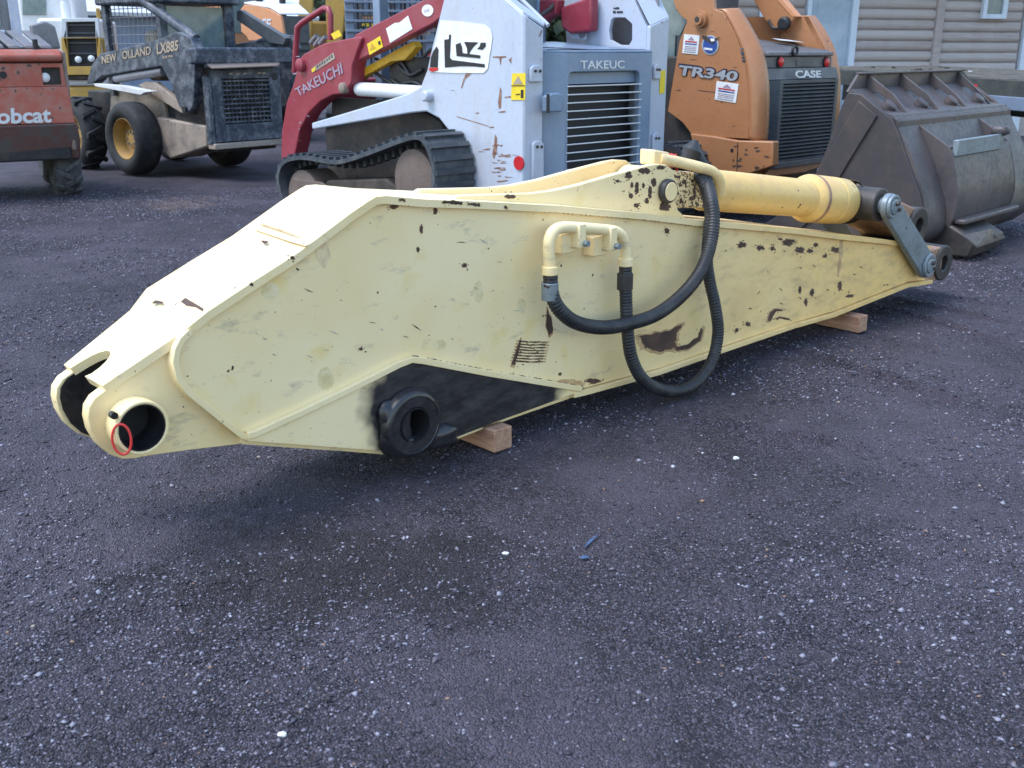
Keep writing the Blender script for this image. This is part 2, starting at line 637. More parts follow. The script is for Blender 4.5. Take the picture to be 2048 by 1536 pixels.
def lattice_noise(x, y, scale, seed):
    r = np.random.default_rng(seed)
    n = 256
    g = r.random((n, n))
    u, v = x * scale + 1000, y * scale + 1000
    i, j = np.floor(u).astype(int), np.floor(v).astype(int)
    fu, fv = u - i, v - j
    fu, fv = fu * fu * (3 - 2 * fu), fv * fv * (3 - 2 * fv)
    a, b = g[i % n, j % n], g[(i + 1) % n, j % n]
    c, d = g[i % n, (j + 1) % n], g[(i + 1) % n, (j + 1) % n]
    return (a * (1 - fu) + b * fu) * (1 - fv) + (c * (1 - fu) + d * fu) * fv - .5


RUTS = []                          # shallow tyre and track marks in the loose surface
for (a, b, w, dp) in [((1370, 835), (1760, 905), .035, .026), ((1530, 690), (1960, 815), .04, .030), ((1180, 1330), (1900, 1240), .06, .006),
                      ((1720, 600), (2040, 690), .03, .026), ((1740, 585), (2040, 650), .03, .026), ((1780, 570), (2040, 618), .03, .022), ((1640, 640), (1960, 730), .03, .010),
                      ((130, 520), (260, 590), .05, .012), ((60, 1290), (560, 1180), .07, .010), ((0, 1180), (330, 1100), .06, .010), ((1450, 1160), (2040, 1120), .08, .008)]:
    p, q = G0.at(*a, z=0), G0.at(*b, z=0)
    RUTS.append((p.x, p.y, q.x, q.y, w, dp))


def ground_h(x, y):
    x, y = np.asarray(x, float), np.asarray(y, float)
    h = .020 * lattice_noise(x, y, 1.3, 1) + .010 * lattice_noise(x, y, 4.0, 2) + .007 * lattice_noise(x, y, 11, 3) + .009 * lattice_noise(x, y, 25, 4)
    for (x0, y0, x1, y1, w, dp) in RUTS:
        dx, dy = x1 - x0, y1 - y0
        L = math.hypot(dx, dy)
        t = ((x - x0) * dx + (y - y0) * dy) / L / L
        d = ((x - x0) * -dy + (y - y0) * dx) / L + .05 * lattice_noise(x, y, 3, 9)
        m = np.clip(t * 6, 0, 1) * np.clip((1 - t) * 6, 0, 1)
        h -= m * dp * np.exp(-(d / w) ** 2)
        h += m * dp * .7 * np.exp(-((np.abs(d) - 2 * w) / w) ** 2)
    fade = 1 / (1 + np.exp((np.hypot(x, y) - 17) * 1.2))
    return (h - .012) * fade


def build_ground():
    far = 13.0 * np.cumprod(np.full(14, 1.22))
    gx = np.concatenate([-(6.5 + (far - 13)[::-1]), np.arange(-6.5, 6.51, .036), 6.5 + (far - 13)])
    gy = np.concatenate([[-70, -30, -12, -5, -2, -.5], np.arange(.6, 13.0, .036), far])
    X, Y = np.meshgrid(gx, gy)
    Z = ground_h(X, Y)
    nx, ny = len(gx), len(gy)
    V = np.stack([X.ravel(), Y.ravel(), Z.ravel()], 1)
    i = np.arange(nx * ny).reshape(ny, nx)
    F = np.stack([i[:-1, :-1], i[:-1, 1:], i[1:, 1:], i[1:, :-1]], -1).reshape(-1, 4)
    me = bpy.data.meshes.new('ground')
    me.vertices.add(len(V))
    me.vertices.foreach_set('co', V.ravel())
    me.loops.add(F.size)
    me.loops.foreach_set('vertex_index', F.ravel())
    me.polygons.add(len(F))
    me.polygons.foreach_set('loop_start', np.arange(len(F)) * 4)
    me.update(calc_edges=True)
    me.shade_smooth()
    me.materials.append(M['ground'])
    o = bpy.data.objects.new('ground', me)
    COL.objects.link(o)
    o['kind'] = 'structure'
    o['label'] = 'dark grey yard of loose asphalt millings and gravel'


def stones(name, x, y, s, mat, label):
    """one mesh of small angular stones lying on the ground"""
    n = len(x)
    base = np.array([(1, 0, 0), (-1, 0, 0), (0, 1, 0), (0, -1, 0), (0, 0, 1), (0, 0, -1)], float)
    tri = np.array([(0, 2, 4), (2, 1, 4), (1, 3, 4), (3, 0, 4), (2, 0, 5), (1, 2, 5), (3, 1, 5), (0, 3, 5)])
    B = base[None] * (1 + rng.uniform(-.35, .35, (n, 6, 1))) + rng.uniform(-.28, .28, (n, 6, 3))
    B *= (s[:, None] * np.stack([rng.uniform(.8, 1.5, n), rng.uniform(.6, 1.0, n), rng.uniform(.4, .75, n)], 1))[:, None, :]
    a = rng.uniform(0, 6.283, n)
    ca, sa = np.cos(a)[:, None], np.sin(a)[:, None]
    Xr = B[:, :, 0] * ca - B[:, :, 1] * sa
    Yr = B[:, :, 0] * sa + B[:, :, 1] * ca
    V = np.stack([Xr + x[:, None], Yr + y[:, None], B[:, :, 2] + (ground_h(x, y) + s * .18)[:, None]], -1).reshape(-1, 3)
    F = (tri[None] + (np.arange(n) * 6)[:, None, None]).reshape(-1, 3)
    me = bpy.data.meshes.new(name)
    me.vertices.add(len(V))
    me.vertices.foreach_set('co', V.ravel())
    me.loops.add(F.size)
    me.loops.foreach_set('vertex_index', F.ravel())
    me.polygons.add(len(F))
    me.polygons.foreach_set('loop_start', np.arange(len(F)) * 3)
    me.update(calc_edges=True)
    me.materials.append(mat)
    o = bpy.data.objects.new(name, me)
    COL.objects.link(o)
    o['kind'] = 'stuff'
    o['label'] = label
    o['category'] = 'gravel'


build_ground()
N = 330000
yy = 1.15 * np.exp(rng.random(N) * math.log(13 / 1.15))
yy = np.where(rng.random(N) < .3, rng.uniform(2.5, 13, N), yy)
xx = rng.uniform(-1, 1, N) * (.56 * yy + .5)
clump = lattice_noise(xx, yy, 1.1, 21) + .7 * lattice_noise(xx, yy, 3.1, 22)
keep = rng.random(N) < np.clip(.46 + 1.5 * clump, .16, 1)
xx, yy = xx[keep], yy[keep]
ss = np.clip(.0023 * np.exp(rng.normal(0, .43, len(xx))) * (1 + .17 * yy), .0013, .011)
stones('gravel', xx, yy, ss, M['pebble'], 'small mixed grey gravel strewn over the asphalt yard')

# a few finds lying on the yard
def ground_thing(name, label, cat, o):
    o['label'] = label
    o['category'] = cat
    return o


def chip_stone(px, py, s, mat, label, seed):
    r = random.Random(seed)
    c = G0.at(px, py, z=.006)
    bm = bmesh.new()
    bmesh.ops.create_icosphere(bm, subdivisions=2, radius=1)
    for v in bm.verts:
        k = 1 + r.uniform(-.16, .16)
        v.co = Vector((v.co.x * s * 1.2 * k, v.co.y * s * .9 * k, v.co.z * s * .62 * k))
    me = bpy.data.meshes.new('stone')
    bm.to_mesh(me)
    bm.free()
    me.materials.append(mat)
    o = bpy.data.objects.new('stone', me)
    COL.objects.link(o)
    o.location = (c.x, c.y, float(ground_h(c.x, c.y)) + s * .4)
    ground_thing('stone', label, 'stone', o)


pale = flat('pale_stone', (.72, .72, .74), .6)
chip_stone(1472, 909, .011, pale, 'square white stone on the gravel right of the wooden block', 1)
chip_stone(563, 1456, .010, pale, 'largest white pebble near the bottom of the yard', 2)
chip_stone(1011, 1100, .009, pale, 'flat white chip left of the blue plastic scraps', 3)
bl = flat('blue_plastic', (.06, .11, .22), .6)
for px, label in (([(1159, 1112), (1168, 1117), (1180, 1111), (1168, 1109)], 'bright blue plastic scrap folded on the gravel'),
                  ([(1168, 1091), (1178, 1078), (1200, 1061), (1199, 1064), (1181, 1081), (1170, 1093)], 'thin blue plastic strip lying on the gravel')):
    pt = [G0.at(a, b, z=.010) for a, b in px]
    for i, p in enumerate(pt):
        p.z = float(ground_h(p.x, p.y)) + .006 + .006 * (i % 2)
    o = prism('plastic_scrap', pt, (0, 0, .0015), bl)
    ground_thing('plastic_scrap', label, 'plastic scrap', o)


# ================================================================== excavator arm
P0, P1 = G0.at(930, 868, z=.1), G0.at(1650, 645, z=.1)
A = Frame(P0.x, P0.y, math.degrees(math.atan2(P1.y - P0.y, P1.x - P0.x)), 'excavator_arm',
          'long cream yellow excavator dipper arm with bucket cylinder and black hoses lying on blocks', 'excavator arm')
ar = A.root
W = .46                            # width over the flange lips
IN = .022                          # side panels sit back from the lips


def strip(name, path, y0, y1, th, mat, parent, bevel=.002, down=True):
    """plate following a path of (x, z, y0, y1) stations, of real thickness"""
    n = len(path)
    V, F = [], []
    for i, (x, z, a, b) in enumerate(path):
        p, q = path[max(i - 1, 0)], path[min(i + 1, n - 1)]
        t = Vector((q[0] - p[0], 0, q[1] - p[1])).normalized()
        nv = Vector((t.z, 0, -t.x)) * th
        V += [(x, a, z), (x, b, z), (x + nv.x, b, z + nv.z), (x + nv.x, a, z + nv.z)]
    for i in range(n - 1):
        for k in range(4):
            F.append([i * 4 + k, i * 4 + (k + 1) % 4, (i + 1) * 4 + (k + 1) % 4, (i + 1) * 4 + k])
    F += [[0, 1, 2, 3], [4 * n - 4, 4 * n - 3, 4 * n - 2, 4 * n - 1]]
    return mesh(name, V, F, mat, parent, bevel)


# --- top plate: nose, slope, knee, long top
NF = .088
NI = .055                          # the nose is narrower than the box
top_px = [(365, 664, .03), (416, 623, 0), (510, 561, 0), (596, 506, 0), (700, 428, 0), (738, 402, 0), (752, 394, 0), (772, 392, 0), (848, 399, 0), (954, 403, 0), (1123, 412, 0), (1292, 427, 0), (1394, 440, 0),
          (1434, 443, 0), (1590, 457, 0), (1688, 470, 0), (1766, 478, 0), (1862, 492, 0)]
top = []
for px, py, y in top_px:
    p = A.at(px, py, y=y)
    top.append((p.x, p.z, y, W - y))
strip('top_plate', top, 0, W, .028, M['cream_chip'], ar, 0)
p_n0, p_n1 = A.at(205, 772, y=NI), A.at(365, 664, y=.03)
# forked nose cap with its U-shaped notch
sl = (Vector((p_n1.x, 0, p_n1.z)) - Vector((p_n0.x, 0, p_n0.z)))
L0 = sl.length
sl.normalize()


def nose(s, y):
    return Vector((p_n0.x + sl.x * s, y, p_n0.z + sl.z * s))


cy = W / 2
notch = [nose(0, cy + .085), nose(.02, cy + .082)] + [nose(.02 + .10 * math.sin(a), cy + .015 + .065 * math.cos(a)) for a in np.linspace(.3, math.pi - .3, 9)] + [nose(.02, cy - .048), nose(0, cy - .035)]
outl = [nose(0, NI), nose(L0, .03), nose(L0, W - .03), nose(0, W - NF)] + notch
nv = Vector((sl.z, 0, -sl.x)) * .03
prism('nose_cap', outl, nv, M['cream_chip'], ar)

# --- side panels (main recessed face), near and far
panel_px = [(408, 632), (510, 566), (596, 512), (700, 436), (745, 402), (772, 398), (848, 406), (954, 412), (1123, 422), (1292, 437), (1394, 449), (1434, 451), (1590, 464), (1688, 477), (1766, 485), (1845, 498),
            (1850, 560), (1817, 563), (1669, 622), (1590, 645), (1442, 694), (1320, 736), (1170, 776), (980, 746), (850, 722), (826, 718), (800, 728), (700, 778), (600, 826), (506, 868), (490, 868), (430, 822), (380, 782), (362, 755), (354, 725), (358, 692), (375, 660)]
pp = A.pts(panel_px, y=IN)
side = prism('side_panel', pp, (0, .016, 0), M['cream'], ar, .002)
prism('side_panel', [(p.x, W - IN, p.z) for p in pp], (0, -.016, 0), M['cream'], ar, .002)


def rim(name, px, y, w, d, mat, parent, flip=1):
    """raised bar following the edge of a panel: px centre line, width w in the plane, depth d"""
    P = [A.at(a, b, y=y) for a, b in px]
    V, F = [], []
    n = len(P)
    for i, p in enumerate(P):
        t = (P[min(i + 1, n - 1)] - P[max(i - 1, 0)])
        t.y = 0
        t.normalize()
        nn = Vector((-t.z, 0, t.x)) * (w / 2)
        V += [p + nn, p - nn, p - nn + Vector((0, d, 0)), p + nn + Vector((0, d, 0))]
    for i in range(n - 1):
        for k in range(4):
            F.append([i * 4 + k, i * 4 + (k + 1) % 4, (i + 1) * 4 + (k + 1) % 4, (i + 1) * 4 + k])
    F += [[0, 1, 2, 3], [4 * n - 4, 4 * n - 3, 4 * n - 2, 4 * n - 1]]
    return mesh(name, V, F, mat, parent, .0022)


# curved end plate of the box (thick step above the nose plate)
endl = [(382, 664), (366, 680), (356, 700), (352, 725), (360, 757), (380, 786), (430, 827), (485, 872), (500, 876)]
rim('end_rim', endl, 0.004, .022, .08, M['cream_chip'], ar)
ribl = [(497, 872), (512, 869), (600, 829), (700, 781), (800, 730), (826, 720), (850, 723), (980, 748), (1165, 779)]
rim('reinforcing_rib', ribl, -.004, .024, .026, M['cream'], ar)
rim('reinforcing_rib', ribl, W - .022, .024, .026, M['cream'], ar)
# bottom plate, long and nearly level
bot_px = [(1150, 786), (1172, 781), (1320, 741), (1442, 699), (1590, 649), (1669, 627), (1817, 568), (1866, 560)]
bl_ = []
for a, b in bot_px:
    p = A.at(a, b, y=0)
    bl_.append((p.x, p.z, 0, W))
strip('bottom_plate', bl_, 0, W, .024, M['cream'], ar)
bo2 = []
for a, b in [(492, 882), (600, 890), (700, 897), (770, 903), (880, 888), (1000, 842), (1150, 790)]:
    p = A.at(a, b, y=.015)
    bo2.append((p.x, p.z + .004, .03, W - .03))
strip('bottom_plate', bo2, 0, W, .02, M['cream'], ar)

# ragged weld beads between lip and panel
wp = [A.at(a, b, y=IN - .002) for a, b in panel_px[:15]]
tube('weld_bead', wp, .009, M['weld'], ar, 8, n=5, rib=(.007, .13))
wp = [A.at(a, b - 5, y=IN - .002) for a, b in ribl]
tube('weld_bead', wp, .007, M['weld'], ar, 8, n=5, rib=(.007, .13))
# --- lower boss plates carrying the main pivot, grease smeared
boss_c = A.at(834, 851, y=-.05)
bx, bz = boss_c.x, boss_c.z
low_px = [(500, 876), (512, 874), (600, 834), (700, 786), (800, 735), (826, 725), (850, 728), (980, 753), (1160, 783), (1000, 841), (880, 887), (770, 902), (600, 889), (496, 882)]
for y, v in ((.004, .03), (W - .004, -.03)):
    lp = A.pts(low_px, y=.004)
    plate('boss_plate', [(p.x, y, p.z) for p in lp], [[(bx + .07 * math.cos(k * .3927), y, bz + .07 * math.sin(k * .3927)) for k in range(16)]], (0, v, 0), M['cream_grease'], ar)
M['grease_lump'] = M['grease']
lathe('pivot_boss', (bx, W + .08, bz), (0, -1, 0), [(0, .066), (0, .132), (.03, .138), (.085, .145), (.09, .10), (W + .09, .10), (W + .085, .142), (W + .094, .139), (W + .108, .133), (W + .117, .129), (W + .122, .122), (W + .123, .115), (W + .120, .113), (W + .120, .073), (W + .115, .069)],
      M['grease'], ar, 36, True)
pipe_ring('bore_shade_ring', (bx, -.046, bz), (bx, .30, bz), .0685, .064, flat('bore_shade_black', (.006, .006, .008), .95), ar, 28)  # added black ring, paints the shade onto the bore wall
cyl('bore_shade_disc', (bx, .30, bz), (bx, .31, bz), .09, M['black'], ar, 20)  # added black disc standing in for the shade deep in the bore
# grease squeezed out around the boss
for i, (a, b, rx, rz) in enumerate([(790, 850, .075, .13), (806, 888, .07, .045), (880, 872, .09, .05)]):
    p = A.at(a, b, y=.0)
    bm = bmesh.new()
    bmesh.ops.create_icosphere(bm, subdivisions=3, radius=1)
    rr = random.Random(i)
    ph = [rr.uniform(0, 6) for _ in range(4)]
    for v in bm.verts:
        k = 1 + .12 * math.sin(5 * v.co.x + ph[0]) + .1 * math.sin(7 * v.co.z + ph[1]) + .08 * math.sin(9 * v.co.y + ph[2])
        v.co = Vector((p.x + v.co.x * rx * k, p.y - .004 + v.co.y * .032 * k, p.z + v.co.z * rz * k))
    me = bpy.data.meshes.new('grease_lump')
    bm.to_mesh(me)
    bm.free()
    me.shade_smooth()
    me.materials.append(M['grease'])
    o = bpy.data.objects.new('grease_lump', me)
    COL.objects.link(o)
    o.parent = ar

# --- nose plates with cylinder pin sleeve
nose_px = [(350, 676), (300, 710), (250, 744), (213, 779), (190, 796), (178, 815), (176, 836), (182, 862), (198, 890), (220, 909), (245, 918), (270, 917), (295, 912), (373, 901), (492, 887), (440, 840), (385, 795), (362, 760)]
sc_c = A.at(285, 856, y=NI - .075)
sx, sz = sc_c.x, sc_c.z
np_ = A.pts(nose_px, y=NI)
hole = lambda y, r: [(sx + r * math.cos(k * .3142), y, sz + r * math.sin(k * .3142)) for k in range(20)]
plate('nose_plate', np_, [hole(NI, .078)], (0, .05, 0), M['cream'], ar, .003)
plate('nose_plate', [(p.x, W - NF, p.z) for p in np_], [hole(W - NF, .081)], (0, -.05, 0), M['cream'], ar, .003)
pipe_ring('pin_sleeve', (sx, NI - .078, sz), (sx, NI + .06, sz), .088, .0775, M['cream_chip'], ar, 36, .003)
pipe_ring('pin_bore', (sx, NI - .074, sz), (sx, NI + .052, sz), .0772, .073, M['grease'], ar, 36)
pipe_ring('pin_sleeve', (sx, W - NF - .03, sz), (sx, W - NF + .078, sz), .106, .086, M['cream_chip'], ar, 36, .004)
# black inner faces and the closing web between the nose plates
box('inner_web', (np_[0].x - .05, np_[0].x + .02), (NI + .05, W - NF - .05), (np_[14].z + .05, np_[0].z - .03), M['grease'], ar)
plate('nose_inner_face', [(p.x + .012, W - NF - .052, p.z) for p in np_], [], (0, -.004, 0), M['grease'], ar)
tie = [(sx - .072 + .030 * math.cos(w) * .8, NI - .082 - .014 * math.cos(w), sz - .018 + .050 * math.sin(w)) for w in np.linspace(0, 2 * math.pi, 17)]
tube('cable_tie', tie, .0042, M['red_tie'], ar, 8, n=3)
cyl('nose_shade_disc', (sx, NI + .047, sz), (sx, NI + .050, sz), .076, M['black'], ar, 24)  # added black disc, the nose bore's inner shade put in as colour
cyl('grease_port', (sx - .085, NI - .081, sz + .062), (sx - .085, NI - .06, sz + .062), .012, M['grease'], ar, 10)

# --- cylinder brackets (ears) on the top plate
ear_px = [(905, 400), (920, 391), (1060, 387), (1102, 382), (1157, 370), (1229, 349), (1292, 332), (1312, 328), (1332, 329), (1346, 340), (1352, 365), (1350, 400), (1356, 420), (1378, 441), (1292, 437), (1123, 423)]
YE = .085
e_n = A.pts(ear_px, y=YE)
prism('cylinder_bracket', e_n, (0, .035, 0), M['cream_chip'], ar, .004)
prism('cylinder_bracket', [(p.x + .01, W - YE, p.z) for p in e_n], (0, -.035, 0), M['cream_chip'], ar, .004)
pc = A.at(1341, 383, y=YE - .03)
lathe('bracket_pin', (pc.x, YE - .035, pc.z), (0, 1, 0), [(0, .05), (.008, .056), (.03, .058), (.03, .05), (W - 2 * YE + .07, .05)], M['darksteel'], ar, 24)
cyl('pin_face', (pc.x, YE - .038, pc.z), (pc.x, YE - .03, pc.z), .044, M['cream'], ar, 24, bevel=.002)

# --- bucket cylinder
YC = W / 2
c0 = Vector((pc.x, YC, pc.z))
b1, b2 = A.at(1450, 383, y=YC), A.at(1610, 396.5, y=YC)
ax = (b2 - b1)
ax.y = 0
ax.normalize()
s_of = lambda px, py: (A.at(px, py, y=YC) - b1).dot(ax)
org = Vector((b1.x, YC, b1.z))
rb, rc = .107, .138
k0, kc, ke = s_of(1392, 378), s_of(1612, 397), s_of(1684, 403)
lathe('cylinder_barrel', org + ax * k0, ax, [(0, .06), (.02, .095), (.06, rb), (kc - k0, rb)], M['barrel'], ar, 36)
lathe('cylinder_gland', org + ax * kc, ax, [(-.03, rb), (.0, rc * .97), (.02, rc), ((ke - kc) * .55, rc), ((ke - kc) * .56, rc * .97), ((ke - kc) * .60, rc * .97), ((ke - kc) * .61, rc), ((ke - kc) * .93, rc * .98), (ke - kc, rc * .86), (ke - kc + .005, .06)], M['barrel'], ar, 36)
lathe('gland_rust', org + ax * (kc + .018), ax, [(0, rc * .985), (.004, rc + .002), (.03, rc + .002), (.034, rc * .985)], M['rustpink'], ar, 36)
cyl('piston_rod', org + ax * ke, org + ax * (ke + .16), .062, M['chrome'], ar, 24)
pipe_ring('cylinder_eye', (pc.x, YE + .045, pc.z), (pc.x, W - YE - .045, pc.z), .105, .05, M['cream_chip'], ar, 28, .006)
prism('cylinder_eye_neck', [c0 + Vector((.02, -.09, .09)), c0 + Vector((.02, -.09, -.09)), org + ax * (k0 + .05) + Vector((0, -.09, -.085)), org + ax * (k0 + .05) + Vector((0, -.09, .085))], (0, .18, 0), M['weld'], ar, .01)
# rod eye, links
up = A.at(1776, 412, y=-.02)
lowp = A.at(1851, 530, y=-.03)
u3 = Vector((up.x, 0, up.z))
re_c = Vector((up.x, YC, up.z))
kp = (re_c - org).dot(ax)
lathe('rod_end', org + ax * (ke + .06), ax, [(0, .07), (.015, .115), (.03, .128), (kp - ke - .08, .132), (kp - ke - .03, .12)], M['darksteel'], ar, 30)
prism('rod_end_scale', [org + ax * (ke + .12) + Vector((0, -.03, .127)), org + ax * (kp - .06) + Vector((0, -.03, .130)), org + ax * (kp - .06) + Vector((0, .06, .121)), org + ax * (ke + .12) + Vector((0, .06, .118))], (0, 0, .003), M['rustpink'], ar)
cyl('rod_eye', (up.x, .02, up.z), (up.x, W - .02, up.z), .10, M['darksteel'], ar, 28, bevel=.008)
for y0, y1 in ((-.045, -.005), (W + .005, W + .045)):
    d = (Vector((lowp.x, 0, lowp.z)) - u3).normalized()
    nn = Vector((-d.z, 0, d.x))
    a0 = math.atan2(d.z, d.x)
    out = []
    for k in range(9):
        w = a0 + math.pi / 2 + math.pi * k / 8
        out.append((up.x + .075 * math.cos(w), y0, up.z + .075 * math.sin(w)))
    for k in range(9):
        w = a0 - math.pi / 2 + math.pi * k / 8
        out.append((lowp.x + .082 * math.cos(w), y0, lowp.z + .082 * math.sin(w)))
    prism('side_link', out, (0, y1 - y0, 0), M['linksteel'], ar, .006)
for c, r_ in ((up, .07), (lowp, .075)):
    lathe('link_pin', (c.x, -.075, c.z), (0, 1, 0), [(0, .028), (.004, .046), (.03, .05), (W + .12, .05), (W + .15, .046)], M['linksteel'], ar, 24)
    pipe_ring('pin_collar', (c.x, -.066, c.z), (c.x, -.046, c.z), r_, .05, M['linksteel'], ar, 24, .004)
    cyl('lock_bolt', (c.x + .0, -.09, c.z + .02), (c.x, -.07, c.z + .02), .014, M['darksteel'], ar, 6)
    cyl('lock_bolt', (c.x + .03, -.086, c.z - .02), (c.x + .03, -.07, c.z - .02), .012, M['rust'], ar, 6)
# bucket link (H link) from the upper pin to its free end
hb = A.at(1838, 452, y=.05)
dl = (Vector((hb.x, 0, hb.z)) - u3).normalized()
nl = Vector((-dl.z, 0, dl.x))
if nl.z < 0:
    nl = -nl
prism('bucket_link', [Vector((up.x, .07, up.z)) + nl * .085, Vector((up.x, .07, up.z)) - nl * .085, Vector((hb.x, .07, hb.z)) - nl * .10, Vector((hb.x, .07, hb.z)) + nl * .10], (0, W - .14, 0), M['rustpink'], ar, .012)
pipe_ring('link_end_boss', (hb.x, .045, hb.z), (hb.x, W - .045, hb.z), .118, .05, M['darksteel'], ar, 32, .008)
# arm tip boss
tb = A.at(1886, 526, y=.03)
pipe_ring('tip_boss', (tb.x, .02, tb.z), (tb.x, W - .02, tb.z), .118, .048, M['darksteel'], ar, 32, .008)
prism('tip_block', [(lowp.x - .12, .035, tb.z + .10), (lowp.x - .16, .035, tb.z - .105), (tb.x, .035, tb.z - .112), (tb.x, .035, tb.z + .112)], (0, W - .07, 0), M['rustpink'], ar, .008)

# --- steel pipe with clamps on the side panel
PY = -.06
pipe_px = [(1100, 540), (1098, 505), (1099, 480), (1108, 462), (1126, 455), (1160, 456), (1200, 459), (1230, 463), (1244, 474), (1250, 495), (1251, 528)]
tube('hydraulic_pipe', A.pts(pipe_px, y=PY), .025, M['cream'], ar, 14)
for px, py in ((1154, 464), (1217, 470)):
    c = A.at(px, py, y=PY)
    prism('pipe_clamp', [(c.x - .022, PY - .034, c.z + .038), (c.x + .022, PY - .034, c.z + .038), (c.x + .022, PY - .034, c.z - .065), (c.x - .022, PY - .034, c.z - .065)], (0, .05, 0), M['cream_chip'], ar, .006)
    box('clamp_foot', (c.x - .075, c.x + .01), (PY + .012, IN), (c.z - .088, c.z - .005), M['cream_chip'], ar, .005)
    cyl('clamp_bolt', (c.x + .012, PY - .055, c.z - .045), (c.x + .012, PY - .03, c.z - .045), .014, M['linksteel'], ar, 6)
for px, py in ((1100, 541), (1251, 524)):
    c = A.at(px, py, y=PY)
    cyl('pipe_flange', (c.x, PY, c.z - .018), (c.x, PY, c.z + .018), .034, M['cream_chip'], ar, 16, bevel=.003)
    pipe_ring('hose_ferrule', (c.x, PY - .001, c.z - .125), (c.x, PY, c.z - .05), .036, .02, M['linksteel'] if px < 1200 else M['darksteel'], ar, 18, .003)
    cyl('hose_fitting', (c.x, PY, c.z - .05), (c.x, PY, c.z - .018), .029, M['rust'], ar, 6)

# --- corrugated hoses
hA = [(1101, 548, PY), (1103, 585, PY - .005), (1118, 618, -.08), (1152, 645, -.09), (1205, 655, -.10), (1258, 647, -.11), (1312, 629, -.115), (1362, 592, -.105), (1400, 545, -.09), (1420, 492, -.07), (1427, 440, -.045), (1423, 400, .0), (1412, 360, .10), (1402, 328, .17), (1388, 305, .21), (1374, 308, .26)]
hB = [(1251, 532, PY), (1252, 600, -.07), (1255, 660, -.09), (1263, 715, -.10), (1285, 758, -.115), (1320, 779, -.12), (1358, 782, -.125), (1395, 764, -.125), (1424, 722, -.12), (1436, 665, -.11), (1430, 610, -.09), (1420, 565, -.055), (1414, 520, -.032), (1417, 470, -.028), (1421, 432, -.02), (1416, 395, .05), (1404, 360, .10), (1392, 345, .16)]
tube('hydraulic_hose', [A.at(a, b, y=y) for a, b, y in hA], .031, M['rubber'], ar, 12, rib=(.0036, .040))
tube('hydraulic_hose', [A.at(a, b, y=y) for a, b, y in hB], .029, M['rubber'], ar, 12, rib=(.0036, .040))
# feed pipe on top of the cylinder with its junction block
fp = [(1318, 317, .16), (1360, 325, .14), (1400, 335, .10), (1425, 344, .085), (1438, 360, .08), (1441, 388, .10)]
tube('feed_pipe', [A.at(a, b, y=y) for a, b, y in fp], .027, M['cream_chip'], ar, 14)
jb = A.at(1312, 318, y=.2)
prism('junction_block', [(jb.x - .075, .15, jb.z + .052), (jb.x + .04, .15, jb.z + .032), (jb.x + .045, .15, jb.z - .028), (jb.x - .075, .15, jb.z - .02)], (0, .09, 0), M['cream_chip'], ar, .008)
tz = A.at(1342, 321, y=.19)
pipe_ring('cable_tie', (tz.x - .016, .19, tz.z + .004), (tz.x + .016, .19, tz.z - .004), .033, .027, M['red_tie'], ar, 18)
prism('cable_tie_tail', [(tz.x - .012, .155, tz.z + .034), (tz.x - .004, .155, tz.z + .036), (tz.x + .012, .155, tz.z - .05), (tz.x + .002, .155, tz.z - .052)], (0, .003, 0), M['red_tie'], ar)
el = A.at(1383, 302, y=.2)
lathe('hose_elbow', (el.x - .02, .2, el.z - .04), (.3, -.2, 1), [(0, .04), (.05, .05), (.07, .035), (.10, .012)], M['rubber'], ar, 14)

stain = paint('rust_stain', (.52, .32, .16), (.66, .48, .25), .7, 30, rough=.6)


# --- worn patches where the paint is gone (bare rusty steel, a shade proud of nothing but the paint)
def patch(px, y=IN, mat=None, jit=2.2, seed=0, d=-.0015, sub=6):
    r = random.Random(seed)
    q = []
    n = len(px)
    for i in range(n):
        a, b = px[i], px[(i + 1) % n]
        for k in range(sub):
            t = k / sub
            q.append((a[0] + (b[0] - a[0]) * t + r.uniform(-jit, jit), a[1] + (b[1] - a[1]) * t + r.uniform(-jit, jit)))
    P = A.pts(q, y=y + d)
    if mat is None and y == IN and sub > 2:           # rust-stained paint round the bare steel
        mx_, mz_ = sum(p.x for p in P) / len(P), sum(p.z for p in P) / len(P)
        gr = 1.22
        prism('rust_halo', [Vector((mx_ + (p.x - mx_) * gr, p.y + .0007, mz_ + (p.z - mz_) * gr)) for p in P], (0, .0006, 0), stain, side)
    if mat is None and max(p[0] for p in px) - min(p[0] for p in px) > 7 and sub > 2:
        for k in range(5):                       # crumbs of lost paint round the edge
            c_ = r.choice(q)
            a_, b_, s_ = c_[0] + r.uniform(-7, 7), c_[1] + r.uniform(-5, 5), r.uniform(.6, 1.8)
            prism('bare_speck', A.pts([(a_ - s_, b_), (a_ + r.uniform(-.5, .5) * s_, b_ - s_), (a_ + s_ * 1.3, b_ + .3 * s_), (a_, b_ + s_ * .9)], y=y + d), (0, .0012, 0), M['rust'], side if y == IN else ar)
    return prism('bare_patch', P, (0, .0012, 0), mat or M['rust'], side if y == IN else ar)


